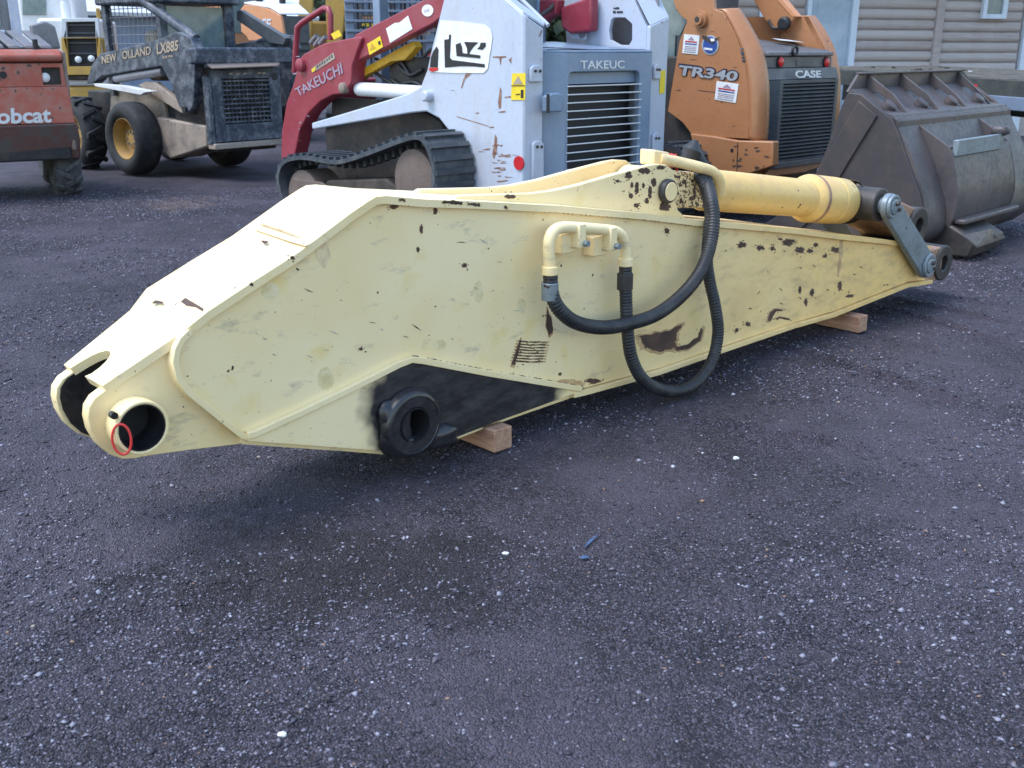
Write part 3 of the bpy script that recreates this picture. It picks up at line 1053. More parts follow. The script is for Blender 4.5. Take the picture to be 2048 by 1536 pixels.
patch([(1278, 672), (1330, 664), (1368, 647), (1352, 672), (1350, 694), (1322, 704), (1290, 696)], seed=1)
patch([(1350, 694), (1372, 690), (1396, 674), (1402, 655), (1406, 660), (1400, 682), (1376, 698), (1352, 702)], seed=2, jit=1)
patch([(1094, 614), (1103, 640), (1106, 662), (1098, 672), (1092, 650)], seed=3, jit=1)
for k in range(8):
    y0 = 681 + k * 5.6
    patch([(1039 - k * 1.6, y0), (1062 - k, y0 + 2.2), (1092 - k * 1.0, y0 + 2), (1092 - k, y0 + 4.4), (1062 - k, y0 + 4.6), (1039 - k * 1.6, y0 + 3)], seed=10 + k, jit=.7)
patch([(1040, 680), (1043, 682), (1030, 730), (1023, 729)], seed=30, jit=.8)
patch([(1290, 600 + 25), (1294, 626), (1291, 640)], seed=4, jit=1)
for i, (x, y, rx, ry) in enumerate([(843, 458, 3, 9), (929, 531, 5, 4), (836, 499, 3, 5), (788, 413, 8, 5), (871, 422, 4, 6), (722, 698, 4, 3), (1484, 490, 9, 6), (1521, 496, 8, 5), (1575, 486, 10, 7), (1600, 500, 9, 6), (1620, 502, 6, 4), (1585, 482, 6, 3), (1670, 500, 8, 6),
                                    (1632, 490, 5, 4), (1545, 497, 4, 4), (1334, 462, 5, 5), (1412, 478, 4, 8), (1600, 580, 3, 7), (1624, 585, 4, 8), (1680, 572, 4, 9), (1612, 604, 3, 8), (1700, 592, 7, 3), (1496, 648, 5, 5), (1474, 660, 4, 4), (1650, 512, 4, 3), (1560, 478, 4, 2), (1120, 748, 3, 3), (1187, 762, 16, 5)]):
    patch(arc_px(x, y, rx, ry, 7), seed=60 + i, jit=min(rx, ry) * .30, sub=4)
patch([(1535, 641), (1540, 624), (1552, 618), (1566, 619), (1565, 622), (1552, 623), (1542, 642)], seed=5, jit=.6)
patch([(1545, 639), (1560, 633), (1578, 637), (1577, 640), (1560, 637)], seed=6, jit=.6)
patch([(1680, 470 + 12), (1687, 480), (1684, 520), (1678, 555), (1674, 552), (1678, 515)], seed=7, jit=1.2, mat=stain)
patch([(1112, 770 - 8), (1140, 758), (1172, 764), (1166, 774), (1130, 770)], seed=8, jit=2, mat=stain)
patch([(640, 478), (656, 486), (662, 512), (650, 538), (636, 520), (630, 498)], seed=9, jit=1.5, mat=paint('tan_scuff', (.80, .60, .36), (.86, .70, .44), .8, 24, rough=.6))
yst = paint('oily_yellow_stain', (.80, .65, .33), (.84, .72, .48), .8, 22, rough=.4)
for i, (x, y, rx, ry) in enumerate([(541, 582, 19, 17), (652, 757, 17, 24), (957, 583, 10, 22), (1043, 612, 9, 16), (880, 690, 13, 11)]):
    patch(arc_px(x, y, rx, ry, 9), seed=90 + i, jit=1.2, mat=yst, d=-.0008)
scuff = paint('grey_scuff', (.42, .38, .33), (.6, .54, .42), .6, 20, rough=.6)
r_s = random.Random(5)
for k in range(46):
    x_, y_ = r_s.uniform(430, 1060), r_s.uniform(440, 720)
    if k % 2 or y_ < 1000 - x_ * .80 or (x_ < 800 and y_ > 1090 - x_ * .45):
        continue
    w_, s_ = r_s.uniform(5, 26), r_s.uniform(-.1, .7)
    prism('scratch', A.pts([(x_, y_), (x_ + w_ * .5, y_ + w_ * .5 * s_ - r_s.uniform(0, 2)), (x_ + w_, y_ + w_ * s_), (x_ + w_ * .5, y_ + w_ * .5 * s_ + r_s.uniform(.6, 1.6))], y=IN - .0012), (0, .001, 0), scuff if k % 3 else M['rust'], side)
for k in range(22):
    x_ = r_s.uniform(1440, 1780)
    t_ = (x_ - 1440) / 340
    y_ = r_s.uniform(470 + 30 * t_, 660 - 90 * t_)
    w_, s_ = r_s.uniform(2, 9), r_s.uniform(-1.2, 1.2)
    prism('scratch', A.pts([(x_, y_), (x_ + w_ * .5, y_ + w_ * .5 * s_ - 1.2), (x_ + w_, y_ + w_ * s_), (x_ + w_ * .5, y_ + w_ * .5 * s_ + 1.4)], y=IN - .0012), (0, .001, 0), M['rust'], side)
# chips on the bracket
for i, (x, y, rx, ry) in enumerate([(1257, 351, 7, 7), (1289, 342, 13, 6), (1264, 370, 3, 6), (1274, 376, 4, 13), (1287, 371, 3, 6), (1262, 392, 4, 6), (1273, 411, 5, 5), (1235, 362, 4, 3), (1300, 385, 4, 14), (1308, 365, 5, 9), (1330, 414, 12, 8), (1322, 335, 9, 5), (1020, 393, 12, 4), (1294, 402, 4, 6)]):
    patch(arc_px(x, y, rx, ry, 7), y=YE, seed=120 + i, jit=min(rx, ry) * .30, sub=4)
# chips on the sloped top plate and along its lip
def top_patch(px, seed, mat=None):
    r = random.Random(seed)
    a, b = top[1], top[4]
    t = Vector((b[0] - a[0], 0, b[1] - a[1])).normalized()
    n = Vector((-t.z, 0, t.x))
    if n.z < 0:
        n = -n
    o_ = Vector((a[0], 0, a[1])) + n * .0015
    q = []
    for (x, y) in px:
        d, p = A.ray(x + r.uniform(-1, 1), y + r.uniform(-1, 1))
        k = (o_ - p).dot(n) / d.dot(n)
        q.append(p + d * k)
    prism('bare_patch', q, n * -.001, mat or M['rust'], ar)


top_patch([(362, 602), (370, 596), (382, 602), (398, 611), (408, 618), (404, 622), (390, 615), (372, 610)], 1)
smear = paint('faint_rust_smear', (.80, .62, .40), (.86, .72, .46), .8, 24, rough=.5)
top_patch([(506, 452), (540, 462), (580, 472), (612, 480), (622, 486), (612, 492), (580, 482), (545, 472), (508, 458)], 11, smear)
top_patch([(520, 446), (560, 458), (600, 474), (602, 476), (560, 461), (519, 448)], 12, stain)
top_patch([(524, 480), (534, 481), (538, 485), (530, 488), (522, 484)], 13)
top_patch([(303, 604), (312, 601), (326, 603), (324, 608), (316, 605), (306, 608)], 2)
for i, (x, y, w_) in enumerate([(905, 405, 40), (948, 409, 24), (804, 400, 12), (1012, 415, 6), (585, 516, 9), (503, 569, 7)]):
    patch([(x - w_ / 2, y - 3), (x, y - 4), (x + w_ / 2, y - 1), (x + w_ / 2, y + 4), (x, y + 3), (x - w_ / 2, y + 1)], y=0, seed=150 + i, jit=1.4)

# ================================================================== wooden blocks under the arm
def wood_block(px, py, dx, ylen, label, th=.098, wd=.098):
    p = A.at(px, py, z=0)                    # nearest bottom corner (right hand end)
    w_ = Vector((A.c * p.x - A.s * p.y + A.o.x, A.s * p.x + A.c * p.y + A.o.y, 0))
    o = box('wooden_block', (-wd, 0), (0, ylen), (0, th), M['wood'], None, .004)
    o.location = (w_.x, w_.y, -.004)
    o.rotation_euler = (0, 0, A.a + R(dx))
    o['label'] = label
    o['category'] = 'wooden block'
    o['group'] = 'wooden blocks under the arm'


wood_block(1024, 893, 0, .72, 'reddish wooden block under the arm beside its greasy pivot', .098, .10)
wood_block(1733, 660, -1, .72, 'pale wooden block under the thin far end of the arm', .098, .09)


# ================================================================== shared machine pieces
def decal(name, pts, mat, parent, lift, th=.0025):
    l_ = Vector(lift)
    return prism(name, [Vector(p) + l_ for p in pts], l_.normalized() * th, mat, parent)


def bars(name, q, n, mat, parent, lift, fill=.6):
    """worn, unreadable printing: a row of short strokes inside the quadrilateral q"""
    q = [Vector(p) for p in q]
    r = random.Random(n)
    for k in range(n):
        u0 = (k + r.uniform(0, .2)) / n
        u1 = u0 + fill / n
        v0, v1 = r.uniform(0, .25), r.uniform(.75, 1)
        f = lambda u, v: q[0].lerp(q[1], u).lerp(q[3].lerp(q[2], u), v)
        decal(name, [f(u0, v0), f(u1, v0), f(u1, v1), f(u0, v1)], mat, parent, lift, .0015)


def wheel(parent, c, r, w, rim_r, tyre_mat, rim_mat, lugs=0, d=(1, 0, 0), dish=.5):
    """c: centre of the outer face, d: direction from outer face inwards"""
    ty = lathe('tyre', c, d, [(.05, rim_r), (.015, rim_r + .03), (.0, rim_r + (r - rim_r) * .45), (.02, r * .90), (.06, r * .975), (.11, r), (w - .11, r), (w - .06, r * .975), (w - .02, r * .9), (w, rim_r + .08), (w - .05, rim_r)], tyre_mat, parent, 40, True)
    rm = lathe('rim', c, d, [(.045, rim_r + .004), (.04, rim_r * .97), (.06, rim_r * .93), (w * dish, rim_r * .84), (w * dish + .02, rim_r * .45), (w * dish - .03, rim_r * .42), (w * dish - .04, rim_r * .15), (w * dish - .04, .01)], rim_mat, parent, 32, cap0=False)
    dd, a, b = basis(d)
    for k in range(8):
        q = Vector(c) + dd * (w * dish - .025) + (a * math.cos(k * .785) + b * math.sin(k * .785)) * rim_r * .33
        cyl('wheel_nut', q, q - dd * .03, .014, M['greysteel'], rm, 6)
    if lugs:
        me = None
        for k in range(lugs):
            w_ = 2 * math.pi * k / lugs
            half = k % 2
            rad = a * math.cos(w_) + b * math.sin(w_)
            tan = -a * math.sin(w_) + b * math.cos(w_)
            if me is None:
                V = []
                for (t, sk) in ((0, 0), (.62, .10)):
                    for dr in (-.03, .028):
                        for dt in (-.032, .032):
                            V.append((t, sk + dt, dr))
                F = [[0, 1, 3, 2], [4, 5, 7, 6], [0, 1, 5, 4], [2, 3, 7, 6], [0, 2, 6, 4], [1, 3, 7, 5]]
                tmp = mesh('tread_lug', V, F, tyre_mat, ty, .008)
                me = tmp.data
                lo = tmp
            else:
                lo = bpy.data.objects.new('tread_lug', me)
                COL.objects.link(lo)
                lo.parent = ty
                m_ = lo.modifiers.new('bevel', 'BEVEL')
                m_.width, m_.segments = .008, 2
            ex = dd * w * (1 if half == 0 else -1)
            ey = tan
            ez = rad
            o_ = Vector(c) + rad * r * .99 + (dd * w * .03 if half == 0 else dd * w * .97)
            lo.matrix_local = Matrix(((ex.x, ey.x, ez.x, o_.x), (ex.y, ey.y, ez.y, o_.y), (ex.z, ey.z, ez.z, o_.z), (0, 0, 0, 1)))
    return ty


def band_track(parent, path_yz, x0, x1, mat, lug_mat, n_lug=44, teeth=True):
    """closed rubber track following a loop of (y, z) points, width x0..x1"""
    P = [Vector((0, y, z)) for y, z in path_yz]
    P = smooth_path(P + [P[0]], 6)[:-1]
    th = .035
    V, F = [], []
    n = len(P)
    cen = sum(P, Vector()) / n
    nor = []
    for i, p in enumerate(P):
        t = (P[(i + 1) % n] - P[i - 1]).normalized()
        nn = Vector((0, t.z, -t.y))
        nor.append((t, nn))
    area = sum(P[i].y * P[(i + 1) % n].z - P[(i + 1) % n].y * P[i].z for i in range(n))
    sg = 1 if area > 0 else -1
    for p, (t, nn) in zip(P, nor):
        o_ = nn * sg
        V += [(x0, p.y, p.z), (x1, p.y, p.z), (x1, p.y - o_.y * th, p.z - o_.z * th), (x0, p.y - o_.y * th, p.z - o_.z * th)]
    for i in range(n):
        j = (i + 1) % n
        for k in range(4):
            F.append([i * 4 + k, i * 4 + (k + 1) % 4, j * 4 + (k + 1) % 4, j * 4 + k])
    tr = mesh('rubber_track', V, F, mat, parent)
    Q = resample(P + [P[0]], 1e9)
    L = sum((P[(i + 1) % n] - P[i]).length for i in range(n))
    S = resample(P + [P[0]], L / n_lug)[:-1]
    me = md = None
    m_ = len(S)
    for i, p in enumerate(S):
        t = (S[(i + 1) % m_] - S[i - 1]).normalized()
        o_ = Vector((0, t.z, -t.y)) * sg
        for kind in (0, 1):
            if kind == 1 and not teeth:
                continue
            data = md if kind else me
            if data is None:
                if kind:
                    ob = box('drive_tooth', (-.05, .05), (-.018, .018), (-.05, 0), lug_mat, tr, .004)
                    md = ob.data
                else:
                    ob = box('track_lug', (-(x1 - x0) / 2 + .004, (x1 - x0) / 2 - .004), (-.020, .020), (0, .024), lug_mat, tr, .005)
                    me = ob.data
            else:
                ob = bpy.data.objects.new('drive_tooth' if kind else 'track_lug', data)
                COL.objects.link(ob)
                ob.parent = tr
            off = p - o_ * th if kind else p
            xm = (x0 + x1) / 2
            ob.matrix_local = Matrix(((1, 0, 0, xm), (0, t.y, o_.y, off.y), (0, t.z, o_.z, off.z), (0, 0, 0, 1)))
    return tr


# ================================================================== white and red compact track loader
T = Frame(.0997, 8.0157, 45, 'track_loader', 'white compact track loader with crimson loader arms and black rubber tracks behind the arm', 'track loader')
tr_ = T.root
CH = ((0, .02), (.19, 0))
zt, zr = T.at(1002, 31, x=0).z, T.at(1085, 56, pl=CH).z
zb = .36
pl = T.pts([(890, -45), (887, 0), (863, 97), (854, 140), (841, 173), (816, 187), (720, 217), (623, 246), (624, 259), (720, 243), (822, 226), (852, 223), (878, 237), (904, 270), (919, 308), (925, 352), (926, 420)], x=0)
pl += [Vector((0, .02, zb)), Vector((0, .02, zt)), T.at(968, -40, x=0)]
tw = prism('side_tower', pl, (.05, 0, 0), M['tk_white'], tr_, .012)
prism('tower_corner', [(.004, .016, zb), (.19, 0, zb), (.19, 0, zr), (.004, .016, zt)], (0, .05, 0), M['tk_white'], tr_, .012)
prism('tower_flange', [(0.004, .03, zt + .004), (.192, .004, zr + .004), (.30, .09, zr + .03), (.13, .35, zt + .16)], (0, 0, .02), M['tk_white'], tr_, .006)
a_ = T.at(968, -40, x=0)
prism('tower_flange', [(0.004, .03, zt), a_, a_ + Vector((.22, .1, .06)), (.13, .35, zt + .16)], (.01, 0, .018), M['tk_white'], tr_, .006)
tube('tower_edge_rail', [(.30, .06, zr + .02), (.26, .45, zt + .22), (.22, .8, zt + .6)], .018, M['tk_white'], tr_, 8, False)
# hood
xr = T.at(1294, 112, y=0).x
HY = -.06
h0 = T.at(1134, 112, y=HY)
zh = T.at(1200, 106, y=HY).z
gl, gr_, gt = T.at(1137, 145, y=HY), T.at(1280, 145, y=HY), T.at(1200, 143, y=HY).z
hx1 = xr - .005
rad = .05
hole_ = []
for cx_, cz_, a0 in ((gl.x + rad, gt - rad, 180), (gr_.x - rad, gt - rad, 90), (gr_.x - rad, .5 + rad, 0), (gl.x + rad, .5 + rad, 270)):
    for k in range(5):
        w_ = R(a0 - k * 22.5)
        hole_.append(Vector((cx_ + rad * math.cos(w_), HY, cz_ + rad * math.sin(w_))))
hd = plate('hood_door', [(h0.x, HY, zh), (hx1, HY, zh), (hx1, HY, .40), (h0.x, HY, .40)], [hole_], (0, .05, 0), M['tk_grey'], tr_, .006)
prism('hood_corner', [(.196, .04, .40), (h0.x - .002, HY, .40), (h0.x - .002, HY, zh), (.196, .04, zh)], (.03, .06, 0), M['tk_grey'], tr_, .005)
prism('hood_top', [(.196, .05, zh - .004), (h0.x, HY, zh - .002), (hx1, HY, zh - .002), (hx1, 1.0, zh + .07), (.196, 1.0, zh + .07)], (0, 0, .022), M['tk_grey'], tr_, .008)
for a_, b_ in (((.26, .60, zh + .060), (.75, .06, zh + .026)), ((.26, .03, zh + .024), (hx1 - .02, .0, zh + .024))):
    cyl('hood_seam', a_, b_, .004, M['black'], tr_, 6)
box('radiator', (gl.x - .03, gr_.x + .03), (HY + .14, HY + .2), (.45, gt + .03), M['black'], tr_)
box('grille_shroud', (gl.x - .02, gr_.x + .02), (HY + .055, HY + .13), (gt - .09, gt - .005), M['tk_grey'], tr_)
for k in range(12):
    a_, b_ = T.at(1136, 172 + 16.6 * k, y=HY - .01), T.at(1281, 169 + 15.6 * k, y=HY - .01)
    zc = (a_.z + b_.z) / 2
    if zc > .52:
        cyl('grille_wire', (gl.x - .015, HY - .008, zc), (gr_.x + .015, HY - .008, zc), .005, M['whitedirt'], hd, 8)
lettering('hood_lettering', 'TAKEUC', T.pts([(1160, 138), (1248, 137), (1248, 121), (1160, 121)], y=HY), M['whitedirt'], hd, (0, -.003, 0), .012)
# right tower
RC = ((xr + .005, -.02), (xr + .255, -.021))
ip = T.pts([(1176, -45), (1173, 0), (1166, 40), (1162, 62), (1170, 80)], x=xr) + [Vector((xr, .75, .5)), Vector((xr, .0, .40))] + T.pts([(1293, 52), (1262, -12), (1245, -45)], x=xr)
wh = [(1222, 40), (1228, 35), (1250, 35), (1264, 48), (1264, 80), (1258, 90), (1238, 90), (1220, 80), (1218, 60)]
plate('side_tower', ip, [T.pts(wh, x=xr)], (.04, 0, 0), M['tk_white'], tr_, .004)
box('tower_recess', (xr + .19, xr + .2), (.05, .75), (1.2, 2.1), M['greysteel'], tr_)
z1, z2 = T.at(1294, 52, pl=RC).z, T.at(1336, 34, pl=RC).z
prism('tower_corner', [(xr + .004, -.02, .38), (xr + .254, -.021, .38), (xr + .254, -.021, z2), (xr + .004, -.02, z1)], (-.0, .04, 0), M['tk_white'], tr_, .01)
ip2 = [(xr + .255, .022, .38), (xr + .255, 1.0, .9), (xr + .255, 1.2, 2.5), (xr + .255, .4, 2.5), (xr + .255, .022, z2)]
prism('side_tower_outer', ip2, (-.03, 0, 0), M['tk_white'], tr_, .006)
prism('tower_flange', [(xr + .01, -.015, z1 + .003), (xr + .254, -.015, z2 + .003), (xr + .25, .32, z2 + .5), (xr + .02, .34, z1 + .5)], (0, .015, .015), M['tk_white'], tr_, .006)
prism('tower_ear', T.pts([(1140, 76), (1144, 62), (1152, 57), (1163, 57), (1170, 66), (1170, 80)], x=xr - .06), (.03, 0, 0), M['tk_white'], tr_, .006)
pr = T.at(1163, 68, x=xr - .07)
cyl('pivot_hole', pr, pr + Vector((.02, 0, 0)), .035, M['greysteel'], tr_, 14)
bars('serial_mark', T.pts([(1226, 27), (1248, 27), (1247, 21), (1226, 21)], x=xr), 3, M['black'], tr_, (-.003, 0, 0), .8)
bars('serial_mark', T.pts([(1226, 19), (1240, 19), (1240, 14), (1226, 14)], x=xr), 2, M['black'], tr_, (-.003, 0, 0), .8)
# cab between the towers
for x_ in (.45, 1.28):
    box('cab_post', (x_ - .05, x_ + .05), (1.05, 1.15), (1.3, 2.45), M['tk_grey'], tr_, .01)
    box('cab_post', (x_ - .05, x_ + .05), (2.2, 2.3), (1.0, 2.45), M['tk_grey'], tr_, .01)
box('cab_roof', (.38, 1.36), (.95, 2.4), (2.42, 2.5), M['tk_grey'], tr_, .02)
box('cab_wall', (.42, 1.30), (1.06, 1.10), (1.2, 1.66), M['tk_grey'], tr_, .01)
box('rear_window', (.50, 1.23), (1.08, 1.09), (1.70, 2.40), M['dustglass'], tr_)
tube('exhaust_guard', [T.at(1071, 38, y=.9), T.at(1100, 18, y=.9), T.at(1108, 8, y=.9)], .02, M['darksteel'], tr_, 8, False)
# loader arms, left one in view, right one behind the cab
boom = [(852, -10), (846, 0), (775, 36), (710, 69), (700, 100), (702, 141), (705, 126), (793, 85), (866, 47), (900, 20), (905, -10)]
knuckle = [(723, 75), (717, 73), (647, 87), (607, 108), (598, 119), (588, 164), (573, 205), (563, 264), (562, 318), (588, 318), (591, 302), (600, 258), (617, 226), (641, 202), (664, 190), (690, 187), (703, 164), (704, 132), (712, 108), (722, 82)]
lb = T.pts(boom, x=.05)
lk = T.pts(knuckle, x=.02)
kn = prism('arm_knuckle', lk, (.15, 0, 0), M['tk_red'], tr_, .010)
bm_ = prism('loader_arm', lb, (.10, 0, 0), M['tk_red'], tr_, .010)
mx = xr + .225
prism('arm_knuckle', [(mx - p.x, p.y, p.z) for p in lk], (-.15, 0, 0), M['tk_red'], tr_, .010)
prism('loader_arm', [(mx - .30 - p.x + .05, p.y, p.z) for p in lb], (-.10, 0, 0), M['tk_red'], tr_, .010)
prism('arm_crossbox', T.pts([(1119, 15), (1150, 4), (1182, -9), (1182, 62), (1140, 68), (1122, 56)], x=xr - .12), (.1, 0, 0), M['tk_red'], tr_, .02)
box('cross_tube', (.2, mx - .2), (lk[12].y - .02, lk[12].y + .10), (lk[12].z + .1, lk[12].z + .3), M['tk_red'], tr_, .02)
decal('paper_sticker', T.pts([(773, 57), (790, 46), (800, 45), (817, 31), (826, 58), (781, 86)], x=.05), M['white'], bm_, (-.003, 0, 0))
decal('warning_sticker', T.pts([(735, 88), (761, 72), (767, 94), (740, 110)], x=.05), M['ystick'], bm_, (-.003, 0, 0))
decal('warning_mark', T.pts([(741, 101), (752, 95), (745, 85)], x=.05), M['tk_yellow'], bm_, (-.0065, 0, 0))
decal('warning_mark', T.pts([(757, 84), (761, 81), (763, 88), (759, 90)], x=.05), M['black'], bm_, (-.0065, 0, 0))
o_ = decal('round_sticker', T.pts(arc_px(856, 21, 11.5, 12), x=.05), M['white'], bm_, (-.003, 0, 0))
bars('sticker_mark', T.pts([(850, 27), (862, 24), (861, 15), (851, 18)], x=.05), 3, M['lilac'], bm_, (-.0065, 0, 0), .4)
lettering('arm_lettering', 'TAKEUCHI', T.pts([(598, 193), (687, 147), (683, 124), (590, 178)], x=.02), M['lilac'], kn, (-.003, 0, 0), .012)
decal('logo_strip', T.pts([(624, 137), (668, 105), (671, 117), (627, 145)], x=.02), M['nh_tan'], kn, (-.002, 0, 0))
decal('logo_strip', T.pts([(624, 140), (632, 133), (632, 140), (626, 145)], x=.02), M['ystick'], kn, (-.005, 0, 0))
bars('logo_mark', T.pts([(635, 137), (668, 114), (667, 108), (634, 131)], x=.02), 7, M['cs_grey'], kn, (-.005, 0, 0))
pc_ = T.at(605, 130, x=.02)
lathe('arm_pin', pc_ + Vector((-.05, 0, 0)), (1, 0, 0), [(0, .045), (.01, .058), (.07, .062)], M['tk_red'], kn, 18)
pc_ = T.at(688, 176, x=.02)
lathe('arm_pin', pc_ + Vector((-.04, 0, 0)), (1, 0, 0), [(0, .03), (.01, .045), (.06, .05)], M['mudpale'], kn, 18)
tube('lamp_guard', [T.at(a, b, x=.1) for a, b in ((589, 145), (592, 90), (595, 55), (604, 46), (648, 17), (657, 18), (661, 30), (661, 80))], .028, M['tk_red'], tr_, 10, False)
for k, (a, b) in enumerate(((642, 77), (634, 72), (652, 74))):
    c = T.at(a, b, x=.12)
    tube('hose_coupler', [c, c + Vector((0, .04, -.02)), c + Vector((0, .10, -.06))], .022, M['greysteel'], tr_, 8)
decal('warning_sticker', T.pts([(664, 68), (679, 60), (685, 72), (670, 79)], x=.08), M['ystick'], kn, (-.003, 0, 0), .01)
# safety strut, lift cylinder, dark interior
prism('safety_strut', T.pts([(702, 148), (746, 126), (796, 97), (825, 82), (831, 94), (822, 106), (808, 120), (781, 123), (734, 149), (705, 170)], x=.16), (.08, 0, 0), M['tk_yellow'], tr_, .006)
c0_, c1_ = T.at(716, 178, x=.12), T.at(858, 187, x=.12)
cyl('lift_cylinder', c0_, c1_, .06, M['whitedirt'], tr_, 20, bevel=.02)
box('chassis', (.26, xr - .05), (.1, 2.9), (.42, 1.04), M['dark'], tr_, .02)
box('engine_bay', (.24, xr - .02), (.15, 1.9), (1.0, zh - .03), M['dark'], tr_, .02)
prism('inner_fender', T.pts([(655, 300), (650, 262), (740, 238), (850, 225), (880, 245), (908, 300), (915, 360), (915, 420), (655, 420)], x=.16), (.05, 0, 0), M['dark'], tr_)
prism('side_sill', T.pts([(664, 195), (760, 200), (816, 190), (820, 215), (700, 245), (664, 230)], x=.20), (.04, 0, 0), M['dark'], tr_)
for k in range(7):
    a, b = random.uniform(735, 850), random.uniform(110, 170)
    c = T.at(a, b, x=.22)
    tube('cab_hose', [c, c + Vector((.0, -.15, random.uniform(-.08, .08))), c + Vector((0, -.32, random.uniform(-.15, .1)))], .016, M['rubber'], tr_, 8)
for (a, b, w_) in ((851, 67, 10), (866, 60, 6)):
    decal('interior_label', T.pts([(a - w_, b + 4), (a + w_, b + 2), (a + w_, b - 4), (a - w_, b - 3)], x=.2), M['white'], tr_, (-.003, 0, 0))
# decals and fittings on the white side
decal('model_decal', T.pts([(882, 40), (930, 44), (970, 49), (982, 58), (986, 75), (976, 138), (968, 146), (910, 146), (862, 144), (866, 110)], x=0), M['white'], tw, (-.003, 0, 0))
Z7 = lambda L: [(840 + a / 7.68, b / 7.68) for a, b in L]
for poly in ([(265, 712), (295, 760), (282, 1036), (165, 1034), (180, 880), (215, 790)], [(385, 610), (455, 600), (460, 530), (486, 530), (470, 880), (500, 920), (1005, 985), (1003, 1035), (870, 1022), (660, 1015), (395, 1036)],
             [(560, 684), (630, 655), (655, 720), (665, 815), (940, 850), (935, 895), (575, 860)], [(690, 642), (905, 650), (830, 720), (780, 790), (770, 826), (740, 824), (735, 740)], [(945, 655), (1020, 655), (1020, 710), (970, 765), (890, 752), (930, 710)]):
    decal('decal_numeral', T.pts(Z7(poly), x=0), M['black'], tw, (-.007, 0, 0))
decal('decal_numeral', T.pts(Z7([(150, 1040), (290, 1040), (285, 1082), (200, 1105), (155, 1085)]), x=0), M['red'], tw, (-.007, 0, 0))
CHL = Vector((-.003, 0, 0))
decal('warning_sticker', T.pts([(1025, 147), (1052, 146), (1051, 200), (1023, 200)], x=0), M['ystick'], tw, CHL)
decal('warning_mark', T.pts([(1038, 152), (1047, 168), (1028, 168)], x=0), M['nh_tan'], tw, CHL * 2.3)
decal('warning_mark', T.pts([(1024, 170.5), (1051, 170.5), (1051, 172), (1024, 172)], x=0), M['black'], tw, CHL * 2.3)
decal('warning_mark', T.pts([(1043, 180), (1048, 179), (1048, 196), (1043, 196)], x=0), M['black'], tw, CHL * 2.3)
decal('warning_mark', T.pts([(1033, 188), (1041, 187), (1041, 189), (1033, 190)], x=0), M['black'], tw, CHL * 2.3)
decal('warning_sticker', T.pts([(1319, 142), (1330, 140), (1328, 186), (1318, 188)], pl=RC), M['ystick'], tr_, (0, -.004, 0))
for (a, b, c, d, p_) in ((1057, 130, 1080, 164, CH), (1061, 281, 1083, 372, CH), (1304, 127, 1316, 158, RC), (1301, 264, 1315, 330, RC)):
    q = T.pts([(a, d), (c, d), (c, b + 6), (c - 6, b), (a + 6, b), (a, b + 6)], pl=p_)
    out = Vector((-.002, -.03, 0)) if p_ is CH else Vector((0, -.03, 0))
    hp = prism('hinge_plate', q, out, M['tk_white'], tr_, .008)
    for u in (.35, .75):
        e = T.at(a + (c - a) * u, b + 12, pl=p_) + out
        cyl('hinge_bolt', e, e + out * .3, .011, M['darksteel'], hp, 8)
q = T.at(1078, 207, pl=CH) + Vector((-.02, -.04, 0))
lt = prism('door_latch', T.pts([(1082, 224), (1112, 224), (1115, 190), (1106, 185), (1092, 186), (1082, 192)], pl=((.1, -.03), (.36, -.09))), (.02, -.05, 0), M['tk_grey'], tr_, .012)
cyl('latch_rod', T.at(1096, 226, y=-.1), T.at(1096, 188, y=-.1), .012, M['black'], tr_, 8)
e = T.at(1039, 326, x=0)
cyl('red_reflector', e, e + Vector((-.012, 0, 0)), .052, M['red'], tr_, 24)
e = T.at(860, 192, x=0)
lathe('fender_plug', e + Vector((-.07, 0, 0)), (1, 0, 0), [(0, .03), (.01, .042), (.07, .046)], M['tk_white'], tr_, 18)
scr = paint('rusty_scratch', (.22, .10, .065), (.4, .28, .22), .5, 30, rough=.8)


def scratch(L, name='rust_scratch', par=None):
    q = []
    for a, b in L:
        z_ = T.at(a, b, x=0)
        if z_.y < .02:
            z_ = T.at(a, b, pl=CH)
        q.append(z_ + Vector((-.0016, -.0016, 0)))
    prism(name, q, (-.0008, -.0006, 0), scr, par or tw)


scratch([(913, 232), (975, 251), (980, 254), (914, 234)])
for k in range(26):
    x_ = random.uniform(982, 1012)
    y_ = random.uniform(285, 372)
    w_ = random.uniform(6, 18)
    scratch([(x_, y_), (x_ + w_, y_ + random.uniform(-2, 2)), (x_ + w_ * .9, y_ + 1.6), (x_ + 2, y_ + 2.2)])
scratch([(990, 268), (988, 290), (984, 310), (988, 318), (994, 300), (994, 275)])
scratch([(1000, 174), (1003, 180), (1002, 215), (998, 218), (996, 206)])
scratch([(933, 145), (944, 146), (940, 150), (930, 158), (924, 176), (922, 176), (927, 158)])
scratch([(985, 113), (1012, 112), (1013, 114), (1003, 116), (1001, 132), (998, 116), (986, 115)])
scratch([(1017, 120), (1023, 114), (1022, 127)])
for y0_ in (60, 284):
    scratch([(1083, y0_), (1085, y0_ + 2), (1080, y0_ + 14), (1078, y0_ + 12)])
rs2 = random.Random(8)
for k in range(26):
    x_, y_ = rs2.uniform(575, 690), rs2.uniform(100, 290)
    if x_ > 600 + (300 - y_) * .55:
        continue
    w_ = rs2.uniform(2, 9)
    decal('arm_scratch', T.pts([(x_, y_), (x_ + w_, y_ + rs2.uniform(-3, 3)), (x_ + w_, y_ + 1.4), (x_ + 1, y_ + 1.6)], x=.02), M['lilac'] if k % 2 else M['rust'], kn, (-.0015, 0, 0), .0006)
